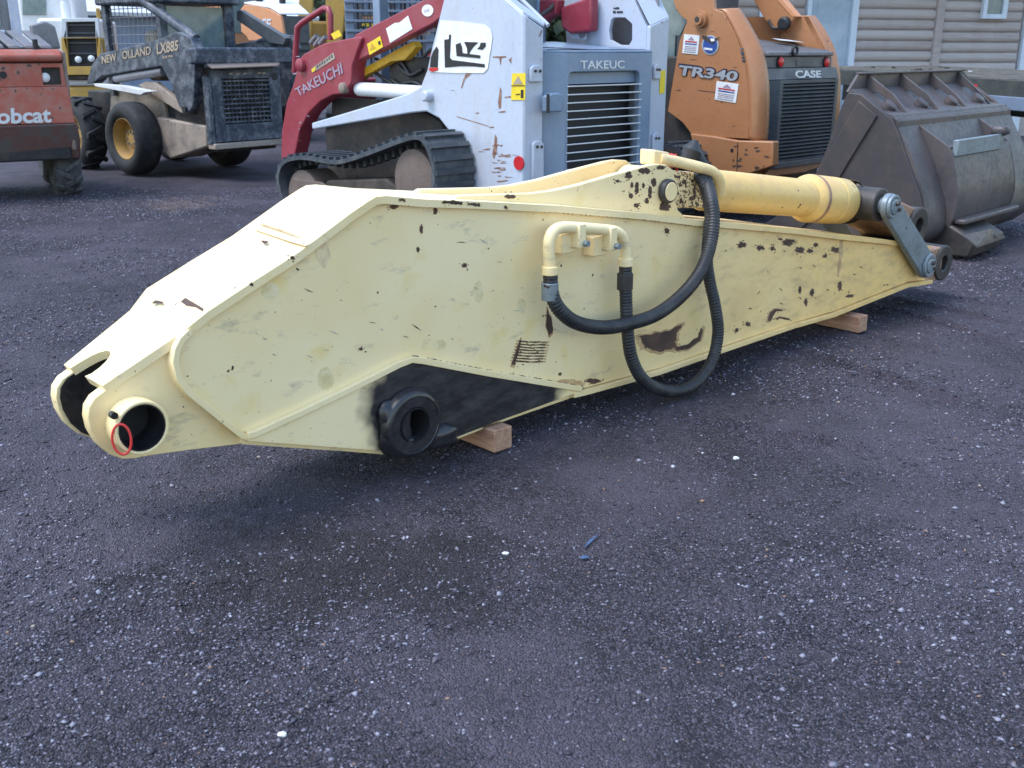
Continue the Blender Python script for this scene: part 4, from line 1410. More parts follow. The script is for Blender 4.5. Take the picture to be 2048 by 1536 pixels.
for k in range(10):
    x_, y_ = rs2.uniform(900, 1030), rs2.uniform(150, 360)
    w_ = rs2.uniform(4, 14)
    scratch([(x_, y_), (x_ + w_, y_ + rs2.uniform(-3, 5)), (x_ + w_, y_ + 1.2), (x_, y_ + 1.2)])
# tracks
tpx = [(592, 430), (566, 405), (556, 378), (553, 350), (561, 326), (580, 314), (612, 312), (660, 320), (690, 317), (740, 300), (800, 277), (832, 270), (850, 282), (864, 315), (869, 355)]
tl = [(p.y, max(p.z, .03)) for p in T.pts(tpx, x=-.42)]
tl = [(tl[0][0], .12)] + tl[1:] + [(tl[-1][0] + .08, .25), (tl[-1][0] + .35, .05), (tl[-1][0] + .8, .035), (tl[0][0] - .55, .035), (tl[0][0] - .2, .05)]
band_track(tr_, tl, -.42, -.01, M['track'], M['track'], 54)
band_track(tr_, tl, xr + .235, xr + .645, M['track'], M['track'], 30, False)
yf, yr = tl[3][0] - .36, tl[-6][0] + .36
for x_ in (-.34, xr + .31):
    ym = (yf + yr) / 2
    prism('track_frame', [(x_, yf - .05, .22), (x_, yf - .3, .52), (x_, yr + .35, .60), (x_, yr + .1, .5), (x_, yr + .2, .2), (x_, ym, .14)], (.24, 0, 0), M['mudbrown'], tr_, .02)
    lathe('idler_wheel', (x_ - .02, yf + .06, .33), (1, 0, 0), [(0, .20), (.02, .25), (.28, .25), (.3, .2)], M['mudmid'], tr_, 28)
    lathe('drive_sprocket', (x_ - .03, yr - .02, .62), (1, 0, 0), [(0, .10), (.03, .24), (.25, .25), (.3, .2)], M['mudmid'], tr_, 28)
    for k in range(4):
        lathe('track_roller', (x_ - .01, yr + .45 + k * (yf - yr - .7) / 3, .17), (1, 0, 0), [(0, .06), (.02, .11), (.22, .11), (.24, .06)], M['mudbrown'], tr_, 18)
    prism('mud_guard', [(x_ - .005, yf + .18, .16), (x_ - .005, yf + .20, .50), (x_ - .005, yf - .25, .50), (x_ - .005, yf - .6, .40), (x_ - .005, yf - .6, .2)], (-.02, 0, 0), M['mudmid'], tr_, .01)

# ================================================================== orange track loader
dK = 10.2
K = Frame((1541 - 1024) / 2204 * dK - .2 * math.cos(R(43)), dK - .2 * math.sin(R(43)), 43, 'orange_loader',
          'orange loader lettered TR340 with charcoal rear grille, parked beside the white track loader', 'track loader')
kr = K.root
inner = [(1428, 18), (1447, 24), (1471, 69), (1488, 119), (1495, 173), (1498, 247), (1497, 278)]
outer = [(1475, 17), (1484, 21), (1515, 74), (1530, 112), (1539, 173), (1538, 247), (1535, 282)]
ii = K.pts(inner, x=0)
oo = K.pts(outer, pl=((.16, .0), (.16, 1)))
side_out = K.pts([(1424, -25), (1340, -25), (1350, 15), (1360, 30), (1374, 42), (1359, 82), (1335, 223), (1345, 230), (1365, 245), (1378, 262), (1384, 272)], x=0)
ks = prism('side_panel', ii + list(reversed(side_out)), (.05, 0, 0), M['cs_orange'], kr, .006)
V, Fc = [], []
ns = 7
nI = len(ii)
IIi = smooth_path(ii, 4)
OOo = smooth_path(oo, 4)
nI = len(IIi)
for p, q in zip(IIi, OOo):
    for k in range(ns):
        w_ = k / (ns - 1) * math.pi / 2
        V.append((p.x + (q.x - p.x) * (1 - math.cos(w_)), p.y + (q.y - p.y) * math.sin(w_), p.z + (q.z - p.z) * math.sin(w_)))
for i in range(nI - 1):
    for k in range(ns - 1):
        Fc.append([i * ns + k, i * ns + k + 1, (i + 1) * ns + k + 1, (i + 1) * ns + k])
o_ = mesh('rounded_corner', V, Fc, M['cs_orange'], kr, angle=60)
so = o_.modifiers.new('solid', 'SOLIDIFY')
so.thickness = .02
lowk = prism('lower_panel', K.pts([(1380, 267), (1430, 273), (1475, 281), (1546, 283), (1546, 332), (1500, 347), (1398, 349), (1392, 315)], x=-.03), (.10, 0, 0), M['cs_orange'], kr, .012)
prism('rear_corner_plate', [K.at(1546, 283, x=-.028), K.at(1546, 332, x=-.028), (.22, -.03, .46), (.22, -.03, .74)], (.02, .05, 0), M['cs_orange'], kr, .01)
prism('tail_skirt', K.pts([(1547, 327), (1652, 316), (1648, 332), (1610, 346), (1548, 354), (1500, 352)], y=.0), (0, .12, 0), M['cs_orange'], kr, .015)
for (a, b) in ((1393, 288), (1464, 301)):
    e = K.at(a, b, x=-.03)
    cyl('drain_hole', e + Vector((-.003, 0, 0)), e, .018, M['black'], lowk, 12)
lettering('model_lettering_shadow', 'TR340', [p + Vector((0, 0, 0)) for p in K.pts([(1355, 150), (1477, 164), (1480, 141), (1358, 126)], x=0)], M['navy'], ks, (-.003, 0, 0), .075, .05, .003)
lettering('model_lettering', 'TR340', K.pts([(1357, 150), (1475, 163), (1478, 143), (1360, 130)], x=0), M['silver'], ks, (-.007, 0, 0), .030, .05, .004)
for q, lines in (([(1365, 106), (1396, 109), (1400, 71), (1369, 68)], 1), ([(1430, 199), (1472, 206), (1478, 168), (1434, 162)], 2)):
    P = K.pts(q, x=0)
    st = decal('dealer_sticker', P, M['white'], ks, (-.003, 0, 0))
    def uv(u, v):
        return P[0].lerp(P[1], u).lerp(P[3].lerp(P[2], u), v) + Vector((-.007, 0, 0))
    decal('sticker_peak', [uv(.3, .72), uv(.7, .72), uv(.5, .92)], M['lilac'], st, (-.0005, 0, 0), .001)
    for v_, h_, m_ in ((.60, .07, 'red'), (.48, .06, 'bluestick'), (.36, .035, 'lilac'), (.27, .035, 'lilac'), (.18, .035, 'lilac'), (.08, .03, 'greysteel')):
        decal('sticker_line', [uv(.12, v_), uv(.88, v_), uv(.88, v_ + h_), uv(.12, v_ + h_)], M[m_], st, (-.0005, 0, 0), .001)
decal('eagle_emblem_border', K.pts(arc_px(1421, 90, 17, 20), x=0), M['silver'], ks, (-.003, 0, 0))
em = decal('eagle_emblem', K.pts(arc_px(1421, 90, 14, 17), x=0), M['bluestick'], ks, (-.006, 0, 0))
decal('eagle_wing', K.pts([(1405, 71), (1414, 72), (1422, 80), (1432, 76), (1441, 74), (1432, 82), (1427, 88), (1418, 84), (1408, 79)], x=0), M['mudbrown'], em, (-.009, 0, 0))
decal('eagle_head', K.pts([(1422, 77), (1430, 77), (1431, 82), (1424, 83)], x=0), M['white'], em, (-.012, 0, 0))
decal('emblem_line', K.pts([(1410, 95), (1426, 97), (1426, 101), (1410, 99)], x=0), M['white'], em, (-.009, 0, 0))
e = K.at(1403, 39, x=0)
lathe('arm_pivot', e + Vector((-.07, 0, 0)), (1, 0, 0), [(0, .03), (0, .05), (.03, .055), (.03, .075), (.08, .08)], M['cs_orange'], kr, 20)
cyl('pivot_core', e + Vector((-.074, 0, 0)), e + Vector((-.06, 0, 0)), .026, M['darksteel'], kr, 14)
for q in ([(1508, 275), (1523, 277), (1524, 264), (1509, 264)],):
    decal('red_marker', K.pts(q, pl=((.02, .10), (.14, .02))), M['red'], kr, (-.004, -.006, 0))
decal('panel_line', K.pts([(1397, 180), (1432, 184), (1432, 185.5), (1397, 181.5)], x=0), M['rust'], ks, (-.0015, 0, 0), .0006)
rk = random.Random(3)
for k in range(16):
    x_, y_ = rk.uniform(1462, 1530), rk.uniform(292, 338)
    w_, h_ = rk.uniform(3, 13), rk.uniform(1.2, 4)
    decal('scuff', K.pts([(x_, y_), (x_ + w_ * .4, y_ - h_ * .6), (x_ + w_, y_ + rk.uniform(-2, 2)), (x_ + w_ * .7, y_ + h_ * .7), (x_ + w_ * .2, y_ + h_)], x=-.03), M['rust'] if k % 3 else M['mudbrown'], lowk, (-.0015, 0, 0), .0006)
for k in range(12):
    x_, y_ = rk.uniform(1350, 1480), rk.uniform(60, 255)
    w_ = rk.uniform(3, 12)
    decal('scuff', K.pts([(x_, y_), (x_ + w_, y_ + rk.uniform(-1, 2)), (x_ + w_, y_ + 1.5), (x_, y_ + 1.0)], x=0), M['rust'], ks, (-.0015, 0, 0), .0006)
for k in range(5):
    y_ = 96 + k * 6 + rk.uniform(-2, 2)
    decal('scuff', K.pts([(1480 + k, y_), (1487 + k, y_ - 1), (1486 + k, y_ + 3), (1481 + k, y_ + 4)], x=-.001), M['nh_blue'], ks, (-.0015, 0, 0), .0006)
decal('panel_seam', K.pts([(1475, 285), (1476.5, 285), (1474.5, 346), (1473, 346)], x=-.03), M['black'], lowk, (-.0015, 0, 0), .0006)
# rear: hood, lights, grille
kxr = K.at(1674, 162, y=0).x
gx0 = K.at(1562, 162, y=-.02)
zgt, zgb = K.at(1562, 161, y=-.02).z, .50
HK = -.02
gx1 = K.at(1668, 200, y=HK).x
gzt = K.at(1570, 168, y=HK).z
gd = plate('grille_door', [(gx0.x, HK, zgt), (kxr, HK, zgt), (kxr, HK, zgb), (gx0.x, HK, zgb)], [[(gx0.x + .05, HK, gzt), (gx1, HK, gzt), (gx1, HK, zgb + .06), (gx0.x + .05, HK, zgb + .06)]], (0, .05, 0), M['cs_grey'], kr, .006)
prism('grille_side', [(.19, .05, zgb), (gx0.x - .002, HK, zgb), (gx0.x - .002, HK, zgt), (.19, .05, zgt)], (.02, .05, 0), M['cs_grey'], kr, .006)
box('radiator', (gx0.x, kxr), (.12, .16), (zgb, zgt), M['black'], kr)
ns_ = 21
for k in range(ns_):
    z_ = gzt - .015 - (gzt - zgb - .09) * k / (ns_ - 1)
    prism('grille_slat', [(gx0.x + .045, HK + .005, z_), (gx0.x + .045, HK + .055, z_ + .028), (gx0.x + .045, HK + .055, z_ + .020), (gx0.x + .045, HK + .005, z_ - .010)], (gx1 - gx0.x - .04, 0, 0), M['cs_grey'], gd)
zc1 = K.at(1600, 136, y=-.01).z
prism('name_panel', [(.20, .02, zgt + .003), (kxr - .02, -.03, zgt + .003), (kxr - .03, .0, zc1), (.20, .05, zc1)], (0, .05, 0), M['cs_lid'], kr, .006)
lettering('brand_lettering', 'CASE', K.pts([(1589, 156), (1640, 155), (1639, 141), (1588, 141)], y=-.03), M['white'], kr, (0, -.012, 0), .02)
zl = K.at(1600, 113, y=.03).z
box('light_bar', (.19, kxr - .05), (.05, .12), (zc1 + .003, zl), M['cs_lid'], kr, .006)
for a, b in ((1559, 124), (1651, 125)):
    e = K.at(a, b, y=.05)
    cyl('tail_lamp_bezel', (e.x, .05, e.z), (e.x, .035, e.z), .055, M['black'], kr, 20)
    lathe('tail_lamp', (e.x, .04, e.z), (0, -1, 0), [(0, .046), (.012, .044), (.02, .03), (.022, .008)], M['red'], kr, 20)
q = K.pts([(1592, 133), (1626, 133), (1626, 120), (1592, 120)], y=.05)
decal('plate_recess', q, M['cs_grey'], kr, (0, -.004, 0))
zl2 = zl + .02
hl = prism('hood_lid', [(.19, .04, zl), (kxr - .06, .04, zl), (kxr - .06, .10, zl + .045), (kxr - .16, .95, zl + .16), (.19, .95, zl + .16), (.19, .10, zl + .045)], (0, 0, .02), M['cs_lid'], kr, .012)
box('lid_edge', (.20, kxr - .07), (.02, .06), (zl + .005, zl + .045), M['greysteel'], kr, .01)
e = K.at(1590, 101, y=.0)
pipe_ring('lid_handle', (e.x, .012, e.z), (e.x, -.012, e.z), .05, .028, M['black'], kr, 20, .004)
decal('hood_label', [(kxr - .38, .45, zl + .13), (kxr - .18, .3, zl + .11), (kxr - .16, .5, zl + .135), (kxr - .3, .6, zl + .15)], M['white'], hl, (0, 0, .022))
# right tower
ro = K.pts([(1631, 31), (1651, 59), (1671, 99), (1681, 148), (1682, 198), (1678, 247), (1669, 275)], x=kxr + .12)
ri = K.pts([(1618, 31), (1632, 59), (1650, 94), (1661, 130), (1664, 170), (1660, 230), (1655, 270)], x=kxr - .02)
V, Fc = [], []
for p, q in zip(smooth_path(ri, 3), smooth_path(ro, 3)):
    V += [p, q, q + Vector((0, .08, 0)), p + Vector((0, .08, 0))]
n4 = len(V) // 4
for i in range(n4 - 1):
    for k in range(4):
        Fc.append([i * 4 + k, i * 4 + (k + 1) % 4, (i + 1) * 4 + (k + 1) % 4, (i + 1) * 4 + k])
Fc += [[0, 1, 2, 3], [4 * n4 - 4, 4 * n4 - 3, 4 * n4 - 2, 4 * n4 - 1]]
mesh('rounded_corner', V, Fc, M['cs_orange'], kr, .01)
prism('tower_panel', K.pts([(1572, 32), (1618, 31), (1632, 59), (1650, 94), (1655, 110), (1600, 90), (1560, 75)], x=kxr - .02), (.05, 0, 0), M['cs_orange'], kr, .006)
prism('tower_outer_panel', [(kxr + .12, ro[-1].y, ro[-1].z), (kxr + .12, ro[3].y, ro[3].z), (kxr + .12, ro[0].y, ro[0].z), (kxr + .12, 1.5, ro[0].z), (kxr + .12, 1.6, .7)], (-.03, 0, 0), M['cs_orange'], kr)
prism('loader_arm', K.pts([(1492, -25), (1530, 40), (1552, 60), (1572, 62), (1585, 40), (1592, 32), (1540, -25)], x=kxr - .10), (.09, 0, 0), M['cs_orange'], kr, .008)
prism('arm_pale_plate', K.pts([(1532, -25), (1584, 34), (1594, 33), (1545, -25)], x=kxr - .106), (.1, 0, 0), M['far_orange'], kr, .004)  # paler orange strip along the arm's edge
e = K.at(1570, 47, x=kxr - .12)
lathe('pivot_cap', e + Vector((-.06, 0, 0)), (1, 0, 0), [(0, .045), (.02, .065), (.07, .068)], M['black'], kr, 18)
tube('arm_hose', [K.at(1538, 40, x=kxr - .13), K.at(1545, 55, x=kxr - .14), K.at(1560, 56, x=kxr - .14), K.at(1570, 48, x=kxr - .14)], .014, M['rubber'], kr, 8)
box('cab', (.25, 1.15), (1.05, 2.3), (.9, 2.5), M['cs_grey'], kr, .03)
box('cab_side_window', (.235, .245), (1.15, 2.2), (1.45, 2.4), M['dustglass'], kr)
prism('cab_side_glass', K.pts([(1342, 20), (1356, 22), (1372, 44), (1360, 70), (1345, 72), (1341, 50)], x=.12), (.02, 0, 0), M['dustglass'], kr)
box('chassis', (.1, kxr - .02), (.12, 2.4), (.35, zl), M['dark'], kr, .02)
ktl = [(1.95, .12), (2.05, .35), (1.95, .6), (1.7, .66), (1.0, .70), (.62, .72), (.45, .55), (.42, .35), (.55, .1), (.9, .035), (1.7, .035)]
for x_ in (-.36, kxr + .02):
    band_track(kr, ktl, x_, x_ + .34, M['track'], M['track'], 36, False)
    box('track_frame', (x_ + .05, x_ + .3), (.7, 1.8), (.15, .55), M['mudbrown'], kr, .03)

# ================================================================== dark blue skid steer loader
dN = 13.5
Nf = Frame((418 - 1024) / 2204 * dN, dN, 50, 'skid_steer_loader', 'worn dark blue and tan skid steer loader with mustard wheel rims', 'skid steer')
nr = Nf.root
nxr = Nf.at(563, 200, y=0).x
zd0, zd1 = Nf.at(418, 287, y=0).z, Nf.at(418, 140, y=0).z
hx0, hx1_ = Nf.at(447, 200, y=0).x, Nf.at(541, 200, y=0).x
hz1, hz0 = Nf.at(448, 158, y=0).z, Nf.at(448, 250, y=0).z
nd = plate('engine_door', [(0, 0, zd0), (nxr, 0, zd0), (nxr, 0, zd1 + .02), (0, 0, zd1)], [[(hx0, 0, hz0), (hx1_, 0, hz0), (hx1_, 0, hz1), (hx0, 0, hz1)]], (0, .05, 0), M['nh_blue'], nr, .008)
box('radiator', (hx0 - .05, hx1_ + .05), (.09, .11), (hz0 - .05, hz1 + .05), M['black'], nr)
for k in range(10):
    z_ = hz0 + (hz1 - hz0) * (k + .5) / 10
    box('grille_bar', (hx0 - .005, hx1_ + .005), (.012, .03), (z_ - .010, z_ + .010), M['nh_blue'], nd, .002)
for k in range(12):
    x_ = hx0 + (hx1_ - hx0) * (k + .5) / 12
    box('grille_bar', (x_ - .006, x_ + .006), (.031, .042), (hz0, hz1), M['nh_blue'], nd)
e = Nf.at(549, 153, y=0)
cyl('lock_hole', (e.x, -.004, e.z), (e.x, .0, e.z), .05, M['black'], nd, 16)
for a, b in ((461, 147), (475, 148), (489, 147), (518, 146), (527, 146)):
    decal('worn_letter', Nf.pts([(a - 4, b + 2), (a + 4, b + 1), (a + 3, b - 2), (a - 2, b - 1)], y=0), M['tanletter'], nd, (0, -.003, 0))
box('door_frame', (-.07, -.01), (-.005, .10), (zd0 - .02, zd1 - .08), M['nh_blue'], nr, .01)
box('bumper_lip', (-.06, nxr), (-.05, .1), (zd0 - .08, zd0 - .01), M['nh_tan'], nr, .01)
prism('hood_lid', [(-.09, -.16, zd1 + .012), (nxr - .16, -.16, zd1 + .03), (nxr - .06, -.10, zd1 + .05), (nxr - .06, .04, zd1 + .10), (-.09, .04, zd1 + .09)], (0, 0, .02), M['mudpale'], nr, .006)
zx = Nf.at(400, 112, y=-.02).z
box('rear_crossbar', (Nf.at(388, 112, y=-.02).x, nxr + .25), (-.06, .12), (zx - .10, zx + .10), M['nh_blue'], nr, .03)
arm_px = [(173, 167), (182, 132), (199, 108), (260, 93), (316, 79), (345, 66), (360, 64), (381, 76), (390, 100), (388, 205), (380, 222), (369, 228), (357, 211), (340, 164), (322, 132), (260, 142), (202, 152), (187, 167)]
la = Nf.pts(arm_px, x=-.12)
na = prism('loader_arm', la, (.14, 0, 0), M['nh_blue'], nr, .012)
prism('loader_arm', [(nxr + .34 - p.x, p.y, p.z) for p in la], (-.14, 0, 0), M['nh_blue'], nr, .012)
lettering('arm_lettering', 'NEW', Nf.pts([(205, 128), (234, 122), (233, 106), (204, 112)], x=-.12), M['tanletter'], na, (-.004, 0, 0), .02)
lettering('arm_lettering', 'OLLAND', Nf.pts([(246, 119), (303, 109), (302, 92), (245, 103)], x=-.12), M['tanletter'], na, (-.004, 0, 0), .01)
lettering('model_lettering', 'LX885', Nf.pts([(315, 109), (357, 101), (358, 80), (314, 87)], x=-.12), M['tanletter'], na, (-.004, 0, 0), .02)
bars('worn_letter', Nf.pts([(326, 117), (348, 114), (348, 109), (326, 112)], x=-.12), 4, M['tanletter'], na, (-.004, 0, 0))
cyl('lift_cylinder', Nf.at(232, 158, x=-.05), Nf.at(327, 143, x=-.05), .055, M['greysteel'], nr, 16, bevel=.01)
prism('lift_link', Nf.pts([(276, 170), (292, 163), (310, 164), (369, 215), (364, 227), (293, 182)], x=-.06), (.08, 0, 0), M['nh_tan'], nr, .006)
prism('step_bar', Nf.pts([(187, 167), (240, 171), (302, 183), (288, 186), (281, 190), (190, 173)], x=-.22), (.12, 0, 0), M['whitedirt'], nr, .006)
e = Nf.at(370, 219, x=-.13)
cyl('arm_pin', e + Vector((-.02, 0, 0)), e + Vector((.04, 0, 0)), .04, M['black'], nr, 14)
prism('chain_case', Nf.pts([(313, 234), (345, 240), (410, 252), (414, 293), (380, 305), (340, 318), (325, 302)], x=-.04), (.5, 0, 0), M['nh_tan'], nr, .02)
prism('body_side', Nf.pts([(222, 180), (325, 178), (332, 232), (330, 300), (215, 300)], x=.06), (.06, 0, 0), M['nh_tan'], nr, .01)
box('chassis', (.1, nxr - .05), (.1, 3.2), (.35, 1.05), M['dark'], nr, .02)
box('engine_bay', (.02, nxr - .02), (.06, .9), (.45, zd1 + .03), M['dark'], nr, .02)
prism('hose_bundle', Nf.pts([(392, 135), (412, 150), (412, 250), (392, 232)], x=.0), (.1, 0, 0), M['mudbrown'], nr, .03)
rw = Nf.at(243, 283, x=-.38)
yw = G0.at(262, 352, z=0)
for (yc, dx) in ((rw.y, -.38), (rw.y + 1.35, -.38)):
    wheel(nr, (dx, yc, .475), .475, .36, .27, M['tyre'], M['nh_rim'], 0 if yc == rw.y else 22)
    wheel(nr, (nxr + .40, yc, .475), .475, .36, .27, M['tyre'], M['nh_rim'], 0, (-1, 0, 0))
# cab
cy0, cy1 = 1.0, 2.3
cx0, cx1 = Nf.at(322, 60, y=cy0).x, Nf.at(470, 60, y=cy0).x
box('cab_post', (cx0, cx0 + .10), (cy0, cy0 + .1), (1.35, 2.35), M['nh_blue'], nr, .01)
box('cab_post', (cx1 - .14, cx1), (cy0, cy0 + .1), (1.35, 2.35), M['nh_blue'], nr, .01)
for x_ in (cx0, cx1 - .1):
    box('cab_post', (x_, x_ + .10), (cy1, cy1 + .1), (1.0, 2.35), M['nh_blue'], nr, .01)
    for k in range(9):
        z_ = 1.35 + k * .11
        cyl('cab_screen_bar', (x_ + .05, cy0 + .1, z_), (x_ + .05, cy1, z_), .006, M['greysteel'], nr, 6)
    for k in range(11):
        y_ = cy0 + .15 + k * .11
        cyl('cab_screen_bar', (x_ + .05, y_, 1.3), (x_ + .05, y_, 2.3), .006, M['greysteel'], nr, 6)
box('cab_roof', (cx0 - .06, cx1 + .06), (cy0 - .1, cy1 + .15), (2.17, 2.35), M['nh_blue'], nr, .03)
box('rear_window', (cx0 + .12, cx1 - .16), (cy0 + .03, cy0 + .04), (1.62, 2.14), M['dustglass'], nr)
box('cab_rear_wall', (cx0 + .1, cx1 - .14), (cy0 + .02, cy0 + .06), (1.3, 1.60), M['nh_blue'], nr, .01)
box('seat', (cx0 + .3, cx1 - .3), (1.6, 1.9), (1.2, 1.85), M['nh_tan'], nr, .05)
tube('arm_stay', [Nf.at(270, -10, x=-.02), Nf.at(392, 78, x=-.02)], .06, M['nh_blue'], nr, 12, False)
prism('arm_stay', Nf.pts([(473, 22), (480, 20), (572, 76), (566, 90), (540, 86), (473, 40)], x=nxr + .1), (.08, 0, 0), M['cs_grey'], nr, .006)
prism('right_arm_rear', Nf.pts([(469, 88), (530, 78), (572, 70), (585, 70), (592, 98), (469, 98)], x=nxr + .2), (.1, 0, 0), M['nh_blue'], nr, .01)

# ================================================================== red skid steer at the left edge
dB = 12.0
B = Frame((128 - 1024) / 2204 * dB, dB, 30, 'red_skid_steer', 'faded red skid steer loader cut off by the left edge', 'skid steer')
br = B.root
bw = 1.55
zb1, zb2, zb3, zb4, zb5 = [B.at(100, v, y=0).z for v in (98, 126, 173, 247, 322)]
prism('tail_bar', [(-bw, .1, zb2), (-bw, -.02, zb2 + .02), (-bw, -.04, (zb1 + zb2) / 2), (-bw, .03, zb1 - .01), (-bw, .16, zb1)], (bw - .03, 0, 0), M['bc_red'], br, .02)
x0_, x1_ = B.at(85, 150, y=.0).x, B.at(122, 150, y=0).x
z0_, z1_ = B.at(100, 170, y=0).z, B.at(100, 135, y=0).z
plate('tail_panel', [(-bw, .02, zb3), (-.02, .02, zb3), (-.03, .02, zb2 - .003), (-bw, .02, zb2 - .003)], [[(x0_, .02, z0_), (x1_, .02, z0_), (x1_, .02, z1_), (x0_, .02, z1_)]], (0, .04, 0), M['bc_red'], br, .005)
box('lamp_recess', (x0_ - .02, x1_ + .02), (.10, .12), (z0_ - .02, z1_ + .02), M['black'], br)
e = B.at(90, 155, y=.05)
lathe('work_lamp', (x0_ + .03, .07, e.z), (0, -1, 0), [(0, .05), (.02, .05), (.035, .03), (.04, .008)], M['white'], br, 18)
e = B.at(6, 150, y=.02)
cyl('panel_hole', (e.x, .016, e.z), (e.x, .02, e.z), .04, M['black'], br, 16)
td = prism('tail_door', [(-bw, -.03, zb4), (.02, -.03, zb4), (-.01, -.01, zb3 - .003), (-bw, -.01, zb3 - .003)], (0, .06, 0), M['bc_red'], br, .008)
prism('tail_bumper', [(-bw, -.04, zb4 - .003), (.04, -.04, zb4 - .003), (.06, .02, (zb4 + zb5) / 2), (.05, .12, zb5), (-bw, .12, zb5), (-bw, -.02, (zb4 + zb5) / 2)], (0, .25, 0), M['bc_dirty'], br, .02)
lettering('brand_lettering', 'Bobcat', B.pts([(-32, 249), (103, 245), (101, 214), (-32, 218)], y=-.025), M['whitedirt'], td, (0, -.012, 0), .03)
box('corner_edge', (-.03, .015), (.03, .3), (zb5 + .1, zb1 - .02), M['mudpale'], br, .02)
box('body', (-bw, -.04), (.06, 1.6), (zb5, zb1 - .02), M['dark'], br, .02)
for k in range(7):
    x_ = -.10 - k * .16
    prism('cover_louvre', [(x_, .16, zb1 + .005), (x_ - .11, .16, zb1 + .005), (x_ - .24, .55, zb1 + .17), (x_ - .13, .55, zb1 + .17)], (0, .01, .03), M['greysteel'], br, .006)
box('engine_cover', (-bw, -.06), (.30, 1.3), (zb1 - .03, zb1 + .02), M['cs_grey'], br, .02)
prism('tail_arm', B.pts([(70, 98), (60, 50), (90, 42), (110, 52), (122, 98)], y=.45), (0, .12, 0), M['greysteel'], br, .02)
e = B.at(72, 100, y=.1)
cyl('cover_latch', (e.x, .1, zb1 - .02), (e.x, .1, zb1 + .10), .028, M['black'], br, 12)
box('cab', (-bw + .1, -.42), (.75, 1.9), (zb1, 2.3), M['greysteel'], br, .04)
box('cab_rear_window', (-bw + .2, -.52), (.735, .745), (zb1 + .25, 2.2), M['dustglass'], br)
box('cab_sill', (-bw + .1, -.50), (.62, .76), (zb1 + .16, zb1 + .20), M['trim'], br, .01)
for yc in (.62, 1.6):
    wheel(br, (.08, yc, .40), .40, .30, .21, paint('muddy_tyre', (.075, .08, .09), (.15, .15, .15), .5, 8, rough=.85), M['greysteel'], 24 if yc < 1 else 0, (-1, 0, 0))
    wheel(br, (-bw - .08, yc, .40), .40, .30, .21, M['tyre'], M['greysteel'], 0, (1, 0, 0))


# ================================================================== loader bucket
dQ = 8.3
Q = Frame((1838 - 1024) / 2204 * dQ, dQ, 46, 'loader_bucket', 'large grey steel wheel loader bucket with welded ribs, seen from behind', 'bucket')
qr = Q.root
BW = 2.35
e0 = Q.at(1697, 184, x=0)
lip = Vector((0, e0.y, Q.at(1718, 149, y=e0.y).z))
xl0, xl1 = Q.at(1718, 149, y=e0.y).x, Q.at(1925, 150, y=e0.y).x
prof = [e0] + Q.pts([(1722, 188), (1783, 237), (1797, 275), (1820, 327), (1838, 387), (1846, 430), (1840, 470)], x=0)
prof += [Vector((0, prof[-1].y + .12, .10)), Vector((0, prof[-1].y + .35, .05)), Vector((0, 1.35, .045))]
prism('spill_guard', [(0, e0.y, e0.z), (xl0, e0.y, lip.z), (xl1, e0.y, lip.z), (xl1 + .35, e0.y, e0.z)], (0, .025, 0), M['bucket'], qr, .004)
V, Fc = [], []
PS = [prof[0], prof[1] + Vector((0, .035, -.045)), prof[1].lerp(prof[2], .6) + Vector((0, .05, -.045)), prof[2]] + smooth_path(prof[3:9], 4) + prof[9:]
n = len(PS)
for i, p in enumerate(PS):
    t = (PS[min(i + 1, n - 1)] - PS[max(i - 1, 0)]).normalized()
    nn = Vector((0, -t.z, t.y)) * .03
    if nn.y < 0 and nn.z < 0:
        pass
    V += [p, p + Vector((BW, 0, 0)), p + Vector((BW, 0, 0)) - nn, p - nn]
for i in range(n - 1):
    for k in range(4):
        Fc.append([i * 4 + k, i * 4 + (k + 1) % 4, (i + 1) * 4 + (k + 1) % 4, (i + 1) * 4 + k])
Fc += [[0, 1, 2, 3], [4 * n - 4, 4 * n - 3, 4 * n - 2, 4 * n - 1]]
shell = mesh('bucket_shell', V, Fc, M['bucket'], qr, angle=30)
ep = Q.pts([(1696, 185), (1722, 188), (1751, 212), (1783, 237), (1797, 267), (1818, 327), (1839, 387), (1848, 430), (1842, 468)], x=-.02)
ep += [Vector((-.02, ep[-1].y + .12, .09)), Vector((-.02, ep[-1].y + .35, .03)), Vector((-.02, 1.40, .03)), Q.at(1610, 400, x=-.02), Q.at(1652, 299, x=-.02), Q.at(1686, 204, x=-.02)]
ee = prism('end_plate', ep, (.045, 0, 0), M['bucket_plate'], qr, .008)
prism('end_plate', [(BW - .005, p.y, p.z) for p in ep], (-.045, 0, 0), M['bucket_plate'], qr, .008)
rp = Q.pts([(1719, 201), (1756, 231), (1700, 322), (1640, 425), (1600, 460), (1590, 420), (1655, 310)], x=-.02)
prism('wear_plate', rp, (-.02, 0, 0), M['bucket_plate'], ee, .006)
prism('lip_bar', [(xl0, lip.y - .03, lip.z), (xl0, lip.y + .03, lip.z), (xl0, lip.y + .03, lip.z + .016), (xl0, lip.y - .03, lip.z + .016)], (xl1 - xl0, 0, 0), M['bucket'], qr, .004)
sh = prof[2]
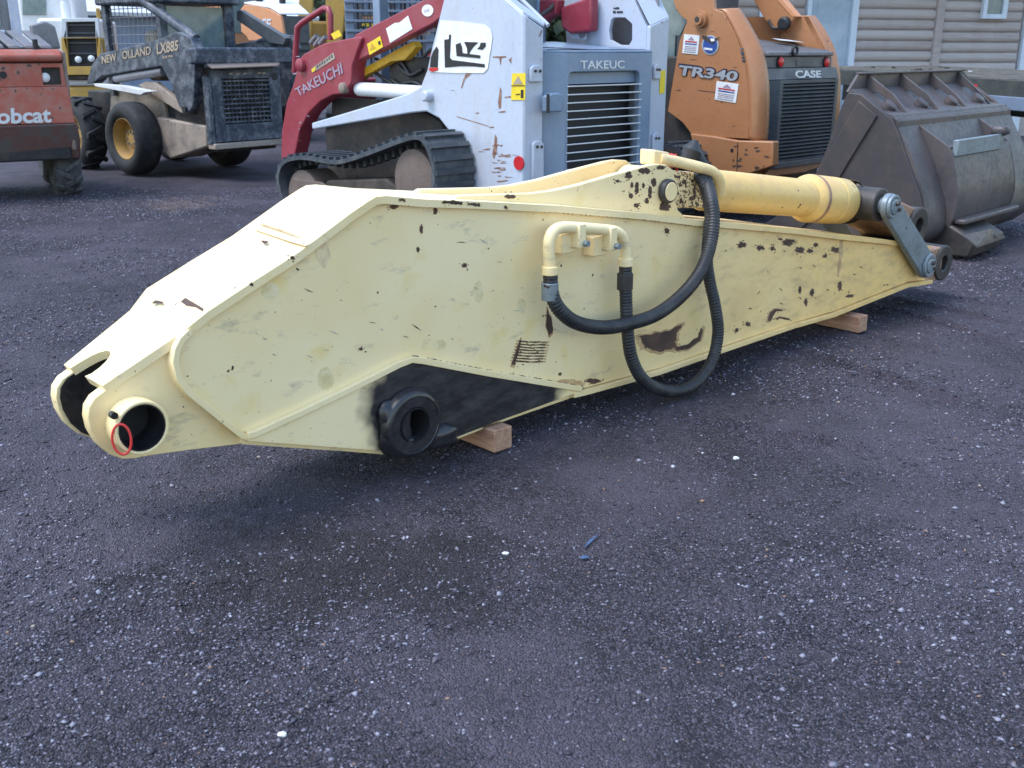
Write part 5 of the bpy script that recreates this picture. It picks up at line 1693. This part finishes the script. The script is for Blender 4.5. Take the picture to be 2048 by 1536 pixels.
for tri in (((1735, 150), (1787, 189), (1824, 238)), ((1800, 151), (1855, 188), (1888, 234)), ((1860, 151), (1912, 189), (1946, 230)), ((1914, 151), (1965, 189), (1996, 226))):
    x_ = Q.at(*tri[0], y=lip.y).x
    mid_, low_ = Q.at(*tri[1], x=x_), Q.at(*tri[2], x=x_)
    prism('rib', [(x_, lip.y - .002, lip.z), mid_, low_, (x_, sh.y, sh.z), (x_, prof[1].y, prof[1].z), (x_, e0.y - .002, e0.z)], (.025, 0, 0), M['bucket'], qr, .003)
    st_ = prof[1].lerp(prof[2], .50) + Vector((0, 0, -.02))
    lathe('rib_stop', (x_ - .075, st_.y + .01, st_.z - .01), (0, -.65, .76), [(0, .055), (.05, .055), (.056, .048), (.058, .02)], M['bucket'], qr, 20)
prism('shelf_bar', [(.0, sh.y + .04, sh.z), (.0, sh.y - .045, sh.z + .004), (.0, sh.y - .065, sh.z - .02), (.0, sh.y - .065, sh.z - .13), (.0, sh.y + .02, sh.z - .13)], (BW, 0, 0), M['bucket'], qr, .006)
RX = Q.at(1834, 247, y=sh.y - .05).x
rib_o = [(1834, 247), (1868, 272), (1901, 300), (1912, 345), (1916, 390), (1909, 430), (1890, 466), (1862, 492)]
ro_ = Q.pts(rib_o, x=RX)
ri_ = [Vector((RX, p.y, p.z)) for p in reversed(prof[3:8])]
gs = smooth_path(ro_, 4)
for dx_ in (0, 1.22):
    prism('hook_rib', [p + Vector((dx_, 0, 0)) for p in gs] + [p + Vector((dx_, .03, 0)) for p in ri_], (.03, 0, 0), M['bucket'], qr, .004)
V, Fc = [], []
sk = gs[8:]
for p in sk:
    for x_ in (RX + .03, RX + 1.22):
        V.append((x_, p.y + .004, p.z))
    for x_ in (RX + 1.22, RX + .03):
        V.append((x_, p.y + .028, p.z))
for i in range(len(sk) - 1):
    for k in range(4):
        Fc.append([i * 4 + k, i * 4 + (k + 1) % 4, (i + 1) * 4 + (k + 1) % 4, (i + 1) * 4 + k])
Fc += [[0, 1, 2, 3], [4 * len(sk) - 4, 4 * len(sk) - 3, 4 * len(sk) - 2, 4 * len(sk) - 1]]
mesh('hook_skin', V, Fc, M['bucket'], qr, angle=30)
b0, b1_ = Q.at(1890, 288, y=gs[8].y), Q.at(2012, 283, y=gs[8].y)
box('coupler_bar', (RX + .035, RX + 1.0), (gs[8].y - .045, gs[8].y - .0), (gs[8].z - .05, gs[8].z + .075), M['linksteel'], qr, .006)
box('coupler_hook', (RX + .92, RX + 1.05), (gs[8].y - .08, gs[8].y + .06), (gs[8].z + .06, gs[8].z + .14), M['bucket'], qr, .03)
box('pocket_floor', (RX + .03, RX + 1.22), (gs[8].y + .02, sh.y), (gs[8].z + .0, gs[8].z + .015), M['bucket'], qr)
lz = Q.at(1925, 440, x=RX + .1)
box('lower_ridge', (RX + .032, RX + 1.22), (lz.y - .05, lz.y + .05), (lz.z - .03, lz.z + .01), M['bucket'], qr, .012)
tp = Q.at(1927, 470, z=.26), Q.at(1982, 457, z=.26), Q.at(2011, 472, z=.17), Q.at(1954, 492, z=.17)
sl_ = plate('lower_coupler_plate', [*tp], [], (0, 0, -.02), M['bucket'], qr, .004)
for t_ in (.16, .80):
    c_ = tp[0].lerp(tp[1], t_).lerp(tp[3].lerp(tp[2], t_), .5)
    dv, du = (tp[3] - tp[0]).normalized(), (tp[1] - tp[0]).normalized()
    nz = du.cross(dv).normalized()
    nz = nz if nz.z > 0 else -nz
    prism('slot', [c_ - dv * .06 - du * .015 + nz * .002, c_ + dv * .06 - du * .015 + nz * .002, c_ + dv * .06 + du * .015 + nz * .002, c_ - dv * .06 + du * .015 + nz * .002], nz * .001, M['black'], sl_)
prism('skid_foot', [(RX, prof[7].y - .02, .30), (RX, prof[7].y - .30, .16), (RX, prof[7].y - .26, .02), (RX, prof[7].y + .2, .01), (RX, prof[7].y + .2, .16)], (.62, 0, 0), M['darksteel'], qr, .02)

# ================================================================== flatbed trailer behind the bucket
def wpt(px, dist, z):
    return Vector(((px - 1024) / 2204 * dist, dist, z))


lf, rt = wpt(1655, 16.5, 1.345), wpt(2110, 12.8, 1.255)
ang = math.degrees(math.atan2(rt.y - lf.y, rt.x - lf.x))
TRf = Frame(lf.x, lf.y, ang, 'flatbed_trailer', 'dark weathered flatbed trailer standing between the bucket and the log building', 'trailer')
tL = math.hypot(rt.x - lf.x, rt.y - lf.y)
tilt = (rt.z - lf.z) / tL


def tbox(name, x, y, z, mat, bev=.0, par=None):
    o = box(name, x, y, z, mat, par or TRf.root, bev)
    for v in o.data.vertices:
        v.co.z += v.co.x * tilt
    return o


for k in range(9):
    tbox('deck_plank', (-.4, tL), (k * .265, k * .265 + .255), (1.30, 1.342 + .006 * (k % 3)), M['trailer'], .004)
tbox('side_rail', (-.4, tL), (-.05, -.006), (1.12, 1.33), M['trailer_side'], .008)
tbox('main_beam', (-.3, tL), (.6, .75), (.85, 1.12), M['trailer_side'], .01)
tbox('main_beam', (-.3, tL), (1.6, 1.75), (.85, 1.12), M['trailer_side'], .01)
for x_ in (1.5, 2.7):
    c = Vector((x_, .15, .48))
    wheel(TRf.root, c, .48, .28, .28, M['tyre'], M['greysteel'], 0, (0, 1, 0))
e = TRf.at(1945, 162, y=-.06)
tbox('side_marker', (e.x - .09, e.x + .09), (-.064, -.051), (1.19, 1.25), M['red'], .004)
tbox('rub_rail', (tL * .72, tL), (-.09, -.06), (.98, 1.14), M['far_blue'], .01)
for k in range(14):
    x_ = random.uniform(.2, tL - .4)
    y_ = random.uniform(.05, 2.0)
    tbox('deck_debris', (x_, x_ + random.uniform(.03, .09)), (y_, y_ + .05), (1.352, 1.352 + random.uniform(.01, .03)), M['whitedirt'] if k == 3 else M['mudbrown'], .004)

# ================================================================== log sided building
dL = 20.0
Lg = Frame((1700 - 1024) / 2204 * dL, dL, 15, 'log_building', 'brown log sided building with pale blue door and white trimmed window', 'building')
lr = Lg.root
LX = lambda px, py=60: Lg.at(px, py, y=0).x
zrow = Lg.at(1715, 102, y=0).z
pitch = Lg.at(1715, 81, y=0).z - zrow
box('wall', (LX(1370), LX(2100)), (.03, .25), (0, 3.4), M['log'], lr)
zones = [(LX(1372), LX(1606), 0), (LX(1711), LX(1866), 0), (LX(1882), LX(2038), -.03)]
kmin = -int(zrow / pitch)
for (xa, xb, off) in zones:
    me = None
    for k in range(kmin, 9):
        z0 = zrow + pitch * k + off
        if me is None:
            V = []
            for x_ in (xa, xb):
                for j in range(9):
                    w_ = math.pi * j / 8
                    V.append((x_, .04 - .075 * math.sin(w_), pitch * .5 - math.cos(w_) * pitch * .495))
            Fc = [[j, j + 1, j + 10, j + 9] for j in range(8)] + [[8, 0, 9, 17], list(range(9)), list(range(17, 8, -1))]
            lo = mesh('log', V, Fc, M['log'], lr, angle=70)
            me = lo.data
        else:
            lo = bpy.data.objects.new('log', me)
            COL.objects.link(lo)
            lo.parent = lr
        lo.location = (random.uniform(-.004, .004), random.uniform(-.01, .005), z0)
    if xb > LX(2000):
        break
box('corner_board', (LX(1866), LX(1881)), (-.075, .02), (0, 3.4), M['log'], lr, .01)
box('corner_board', (LX(2044), LX(2060)), (-.075, .02), (0, 3.4), M['trim'], lr, .01)
dr = box('door', (LX(1616), LX(1697)), (-.02, .03), (.02, 3.1), M['door'], lr, .005)
box('door_trim', (LX(1608), LX(1616)), (-.09, .03), (.0, 3.2), M['trim'], lr, .008)
box('door_trim', (LX(1697), LX(1709)), (-.09, .03), (.0, 3.2), M['trim'], lr, .008)
box('door_panel', (LX(1630), LX(1684)), (-.028, -.02), (1.3, 2.9), M['door'], dr, .006)
z_ = Lg.at(1978, 38, y=0).z
wi = box('window', (LX(1962), LX(1993)), (-.07, .0), (z_ + .09, z_ + 1.1), M['dustglass'], lr)
for xa, xb, za, zb_ in ((1954, 1962, z_, z_ + 1.2), (1993, 2002, z_, z_ + 1.2), (1962, 1993, z_, z_ + .085), (1962, 1993, z_ + 1.1, z_ + 1.2)):
    box('window_frame', (LX(xa), LX(xb)), (-.11, -.02), (za, zb_), M['trim'], wi, .006)
prism('trim_strip', Lg.pts([(1520, -20), (1536, -20), (1536, 78), (1520, 78)], y=-.08), (0, .03, 0), M['trim'], lr, .004)
prism('roof', [(LX(1360), -.7, 3.25), (LX(2110), -.7, 3.25), (LX(2110), 4.0, 5.2), (LX(1360), 4.0, 5.2)], (0, 0, .12), M['trailer'], lr)

# ================================================================== grey shed far left
dS = 36.0
Sh = Frame((183 - 1024) / 2204 * dS, dS, 48, 'grey_shed', 'grey shed with a white sloping roof far behind the machines', 'building')
ze = 1.6 + dS * 80 / 2204
box('eave_wall', (0, 9), (0, .2), (0, ze), M['shedwall'], Sh.root)
prism('gable_wall', [(0, .21, 0), (0, 9, 0), (0, 9, ze), (0, 4.5, ze + 3.1), (0, .21, ze)], (.2, 0, 0), M['shedwall'], Sh.root)
prism('roof', [(-.35, -.45, ze - .25), (9, -.45, ze - .25), (9, 4.6, ze + 3.2), (-.35, 4.6, ze + 3.2)], (0, -.05, .12), M['shedroof'], Sh.root)
prism('roof', [(-.35, 9.5, ze - .25), (9, 9.5, ze - .25), (9, 4.61, ze + 3.2), (-.35, 4.61, ze + 3.2)], (0, .05, .12), M['shedroof'], Sh.root)

# ================================================================== white and yellow tracked machine behind the red skid steer
dY = 19.0
Y = Frame((165 - 1024) / 2204 * dY, dY, 12, 'crawler_machine', 'white and yellow crawler machine with a tall black front grille', 'crawler machine')
yr_ = Y.root
yp = lambda L, y=0: Y.pts(L, y=y)
plate('grille_surround', yp([(122, 36), (196, 36), (200, 75), (122, 75)]), [yp([(132, 44), (190, 43), (192, 74), (133, 74)])], (0, .15, 0), M['whitedirt'], yr_, .02)
plate('grille_surround_lower', yp([(122, 75.5), (200, 75.5), (202, 150), (127, 150)]), [yp([(133, 76.5), (192, 76.5), (196, 133), (137, 133)])], (0, .15, 0), M['far_yellow'], yr_, .02)
prism('grille_mesh', yp([(130, 42), (194, 42), (198, 135), (135, 135)], .12), (0, .03, 0), M['black'], yr_)
for yv in (50, 66, 86, 107):
    prism('grille_bar', yp([(132, yv - 1.5), (194, yv - 1.5), (194, yv + 1.5), (132, yv + 1.5)], .08), (0, .04, 0), M['cs_grey'], yr_)
for a, b in ((157, 119), (183, 117)):
    e = Y.at(a, b, y=.05)
    lathe('headlamp', e, (0, -1, 0), [(0, .055), (.03, .055), (.05, .03), (.055, .01)], M['white'], yr_, 14)
hx = [Y.at(a, 36, y=0).x for a in (66, 194)]
zt_ = Y.at(120, 36, y=0).z
box('bonnet', (hx[0] + .02, hx[1]), (.16, 2.2), (1.0, zt_), M['whitedirt'], yr_, .05)
box('bonnet_lower', (hx[0] + .1, hx[1] + .02), (.18, 2.2), (.6, .99), M['far_yellow'], yr_, .05)
e = Y.at(132, 22, y=.8)
lathe('air_cleaner', (e.x, .8, zt_), (0, 0, 1), [(0, .08), (.28, .08), (.3, .06), (.36, .06), (.37, .10), (.44, .10), (.47, .05)], M['whitedirt'], yr_, 16)
box('cab', (hx[0] - .55, hx[0] + .42), (1.6, 3.0), (.9, 3.3), M['whitedirt'], yr_, .05)
prism('cab_window', yp([(45, -30), (92, -30), (92, 30), (45, 30)], 1.58), (0, .015, 0), M['dustglass'], yr_)
prism('fender', yp([(200, 76), (214, 74), (222, 98), (222, 110), (202, 110)], .2), (0, .8, 0), M['far_yellow'], yr_, .05)
prism('belly_guard', yp([(128, 150.5), (198, 150.5), (198, 160), (128, 160)], .05), (0, .6, 0), M['mudbrown'], yr_, .03)
for xx_ in (hx[0] - .1, hx[1] - .15):
    band_track(yr_, [(-.2, .12), (-.35, .35), (-.2, .6), (.2, .68), (1.6, .7), (2.1, .6), (2.2, .35), (2.0, .1), (1.2, .04), (.3, .04)], xx_, xx_ + .45, M['greysteel'], M['greysteel'], 34, False)

# ================================================================== more machines behind
dO = 19.5
O = Frame((563 - 1024) / 2204 * dO, dO, 52, 'orange_backhoe', 'pale orange machine bonnet with black radiator behind the dark blue loader', 'backhoe')
orr = O.root
sp = O.pts([(480, 20), (488, 9), (515, 10), (540, 18), (561, 31), (568, 71), (540, 82), (497, 82), (492, 72), (482, 64)], x=0)
osd = prism('bonnet_side', sp, (.06, 0, 0), M['far_orange'], orr, .015)
ow = O.at(618, 50, y=0).x
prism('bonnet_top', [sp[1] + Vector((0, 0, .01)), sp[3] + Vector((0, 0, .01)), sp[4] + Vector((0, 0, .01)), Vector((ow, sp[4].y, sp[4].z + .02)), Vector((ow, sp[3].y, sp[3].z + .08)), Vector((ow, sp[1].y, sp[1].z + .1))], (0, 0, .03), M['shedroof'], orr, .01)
prism('radiator_grille', [Vector((.062, -.02, sp[4].z)), Vector((ow, -.02, sp[4].z)), Vector((ow, -.02, .7)), Vector((.062, -.02, .7))], (0, .1, 0), M['cs_grey'], orr, .02)
for k in range(8):
    box('grille_slat', (.12, ow - .06), (-.035, -.021), (.85 + k * .12, .89 + k * .12), M['black'], orr)
lettering('brand_lettering', 'CASE', O.pts([(500, 54), (541, 58), (543, 38), (500, 36)], x=0), M['trim'], osd, (-.006, 0, 0), .02)
e = O.at(566, 20, x=.5)
cyl('exhaust_stack', (.5, e.y, sp[4].z), (.5, e.y, sp[4].z + .9), .06, M['black'], orr, 12)
cyl('intake_cap', (.3, e.y + .4, sp[4].z), (.3, e.y + .4, sp[4].z + .35), .07, M['black'], orr, 12)
box('cab', (.0, ow), (1.5, 2.9), (.8, 3.2), M['far_orange'], orr, .05)
box('cab_window', (.05, ow - .05), (1.485, 1.495), (1.9, 3.0), M['dustglass'], orr)
box('frame', (.1, ow - .05), (.1, 2.8), (.45, 1.2), M['dark'], orr, .03)
for yc in (.6, 2.5):
    for x_, d_ in ((-.25, 1), (ow + .25, -1)):
        wheel(orr, (x_, yc, .5), .5, .32, .28, M['tyre'], M['far_orange'], 0, (d_, 0, 0))

dC = 15.0
Cg = Frame((690 - 1024) / 2204 * dC, dC, 8, 'caged_loader', 'grey blue caged loader cab with a yellow lettered panel behind the crimson arm', 'loader')
cr = Cg.root
cp = lambda L, y=0: Cg.pts(L, y=y)
for a, b in ((690, 708), (772, 780), (850, 868)):
    p0, p1 = Cg.at(a, 40, y=0).x, Cg.at(b, 40, y=0).x
    box('cage_post', (p0, p1), (0, .1), (.4, 2.7), M['far_blue'], cr, .01)
for yv in (4, 22, 42, 62, 82):
    z_ = Cg.at(780, yv, y=0).z
    box('cage_bar', (Cg.at(690, 40, y=0).x, Cg.at(868, 40, y=0).x), (-.03, -.002), (z_ - .015, z_ + .015), M['far_blue'], cr, .004)
for k in range(15):
    a = 712 + k * 10.5
    x_ = Cg.at(a, 40, y=.12).x
    cyl('cage_rod', (x_, .14, .9), (x_, .14, 2.7), .016 + .012 * (k % 3), M['greysteel'] if k % 2 else M['far_blue'], cr, 8)
box('cab_back', (Cg.at(690, 40, y=.3).x, Cg.at(868, 40, y=.3).x), (.5, .6), (.4, 2.7), M['dark'], cr)
prism('yellow_panel', cp([(716, 55), (790, 55), (782, 28), (724, 28)], .10), (0, .02, 0), M['cs_grey'], cr, .01)
bars('panel_mark', cp([(722, 53), (782, 53), (780, 46), (722, 46)], .10), 6, M['ystick'], cr, (0, -.006, 0))
bars('panel_mark', cp([(724, 38), (760, 38), (760, 33), (724, 33)], .10), 6, M['far_orange'], cr, (0, -.006, 0))
box('lower_body', (Cg.at(690, 40, y=.3).x, Cg.at(868, 40, y=.3).x), (.1, 1.8), (.3, 1.2), M['far_blue'], cr, .04)
for yc in (.5, 1.5):
    for x_, d_ in ((Cg.at(684, 40, y=0).x, 1), (Cg.at(874, 40, y=0).x, -1)):
        wheel(cr, (x_ - .3 * d_, yc, .42), .42, .3, .22, M['tyre'], M['far_yellow'], 0, (d_, 0, 0))

dE = 24.0
Ex = Frame((640 - 1024) / 2204 * dE, dE, 10, 'yellow_excavator', 'yellow excavator mostly hidden behind the crimson lamp guard', 'excavator')
er = Ex.root
xp = lambda L, y=0: Ex.pts(L, y=y)
box('house', (-1.2, 1.5), (.3, 2.8), (.95, 2.2), M['far_yellow'], er, .06)
prism('boom', [(.15, 0, 1.5), (.45, 0, 1.5), (.75, 0, 3.6), (.45, 0, 3.9), (.2, 0, 3.6)], (0, .35, 0), M['far_yellow'], er, .03)
prism('stick', [(-.55, 0, 1.2), (-.25, 0, 1.2), (.0, 0, 3.3), (-.3, 0, 3.5)], (0, .3, 0), M['far_yellow'], er, .03)
cyl('boom_cylinder', (.65, .1, 1.4), (.9, .1, 3.0), .07, M['greysteel'], er, 12)
box('cab', (-1.9, -1.15), (.3, 1.6), (.95, 2.9), M['dark'], er, .05)
box('counterweight_panel', (.5, 1.45), (.27, .29), (1.1, 2.0), M['dark'], er, .02)
for x_ in (-1.4, .9):
    band_track(er, [(-.5, .1), (-.7, .4), (-.5, .75), (.2, .8), (2.8, .8), (3.3, .7), (3.4, .4), (3.2, .1), (2, .04), (.5, .04)], x_, x_ + .5, M['dark'], M['dark'], 30, False)

# small yellow loader mast seen left of the blue loader's cab
dF = 24.0
Fy = Frame((214 - 1024) / 2204 * dF, dF, 20, 'yellow_forklift_mast', 'brown and yellow machine mast standing in front of the grey shed', 'mast')
fr_ = Fy.root
for x_ in (-.12, .10):
    prism('mast_rail', [(x_, 0, .0), (x_ + .09, 0, .0), (x_ + .07, 0, 2.46), (x_ - .02, 0, 2.46)], (0, .12, 0), M['far_yellow'], fr_, .01)
for k in range(5):
    box('mast_crossbar', (-.12, .18), (.02, .08), (.4 + k * .48, .5 + k * .48), M['mudbrown'], fr_, .01)
cyl('mast_cylinder', (.03, .08, .1), (.03, .08, 2.3), .045, M['rustpink'], fr_, 10)

# ================================================================== far trees
def leaf_mass(name, label, spots, n, size):
    V, F = [], []
    for (cx_, cy_, cz_, rx, ry, rz), m_ in zip(spots, n):
        d = rng.normal(size=(m_, 3))
        d /= np.linalg.norm(d, axis=1)[:, None]
        d *= rng.uniform(.55, 1.05, m_)[:, None] ** .6
        P = d * (rx, ry, rz) + (cx_, cy_, cz_)
        for p in P:
            a = rng.normal(size=3)
            a /= np.linalg.norm(a)
            b = np.cross(a, rng.normal(size=3))
            b /= np.linalg.norm(b)
            s = size * rng.uniform(.6, 1.4)
            k = len(V)
            V += [p - a * s, p + b * s * .6, p + a * s, p - b * s * .6]
            F.append([k, k + 1, k + 2, k + 3])
    o = mesh(name, V, F, M['leaf'], None, recalc=False)
    o['kind'] = 'stuff'
    o['label'] = label
    o['category'] = 'trees'
    return o


t = NT('far_foliage')
t.base(t.mix(t.ramp(t.noise(.8, 3), .35, .65), (.035, .06, .035), (.09, .11, .06)))
t.b.inputs['Roughness'].default_value = .7
M['leaf'] = t.m
spots, cnt = [], []
for k in range(48):
    x_ = -86 + k * 3.6 + random.uniform(-1, 1)
    spots.append((x_, 62 + random.uniform(-4, 4), 3.0 + random.uniform(-.5, 1.5), 3.4, 3.0, 4.2 + random.uniform(-.5, 1.5)))
    cnt.append(900)
leaf_mass('tree_line', 'dark green line of trees far behind the yard', spots, cnt, .5)
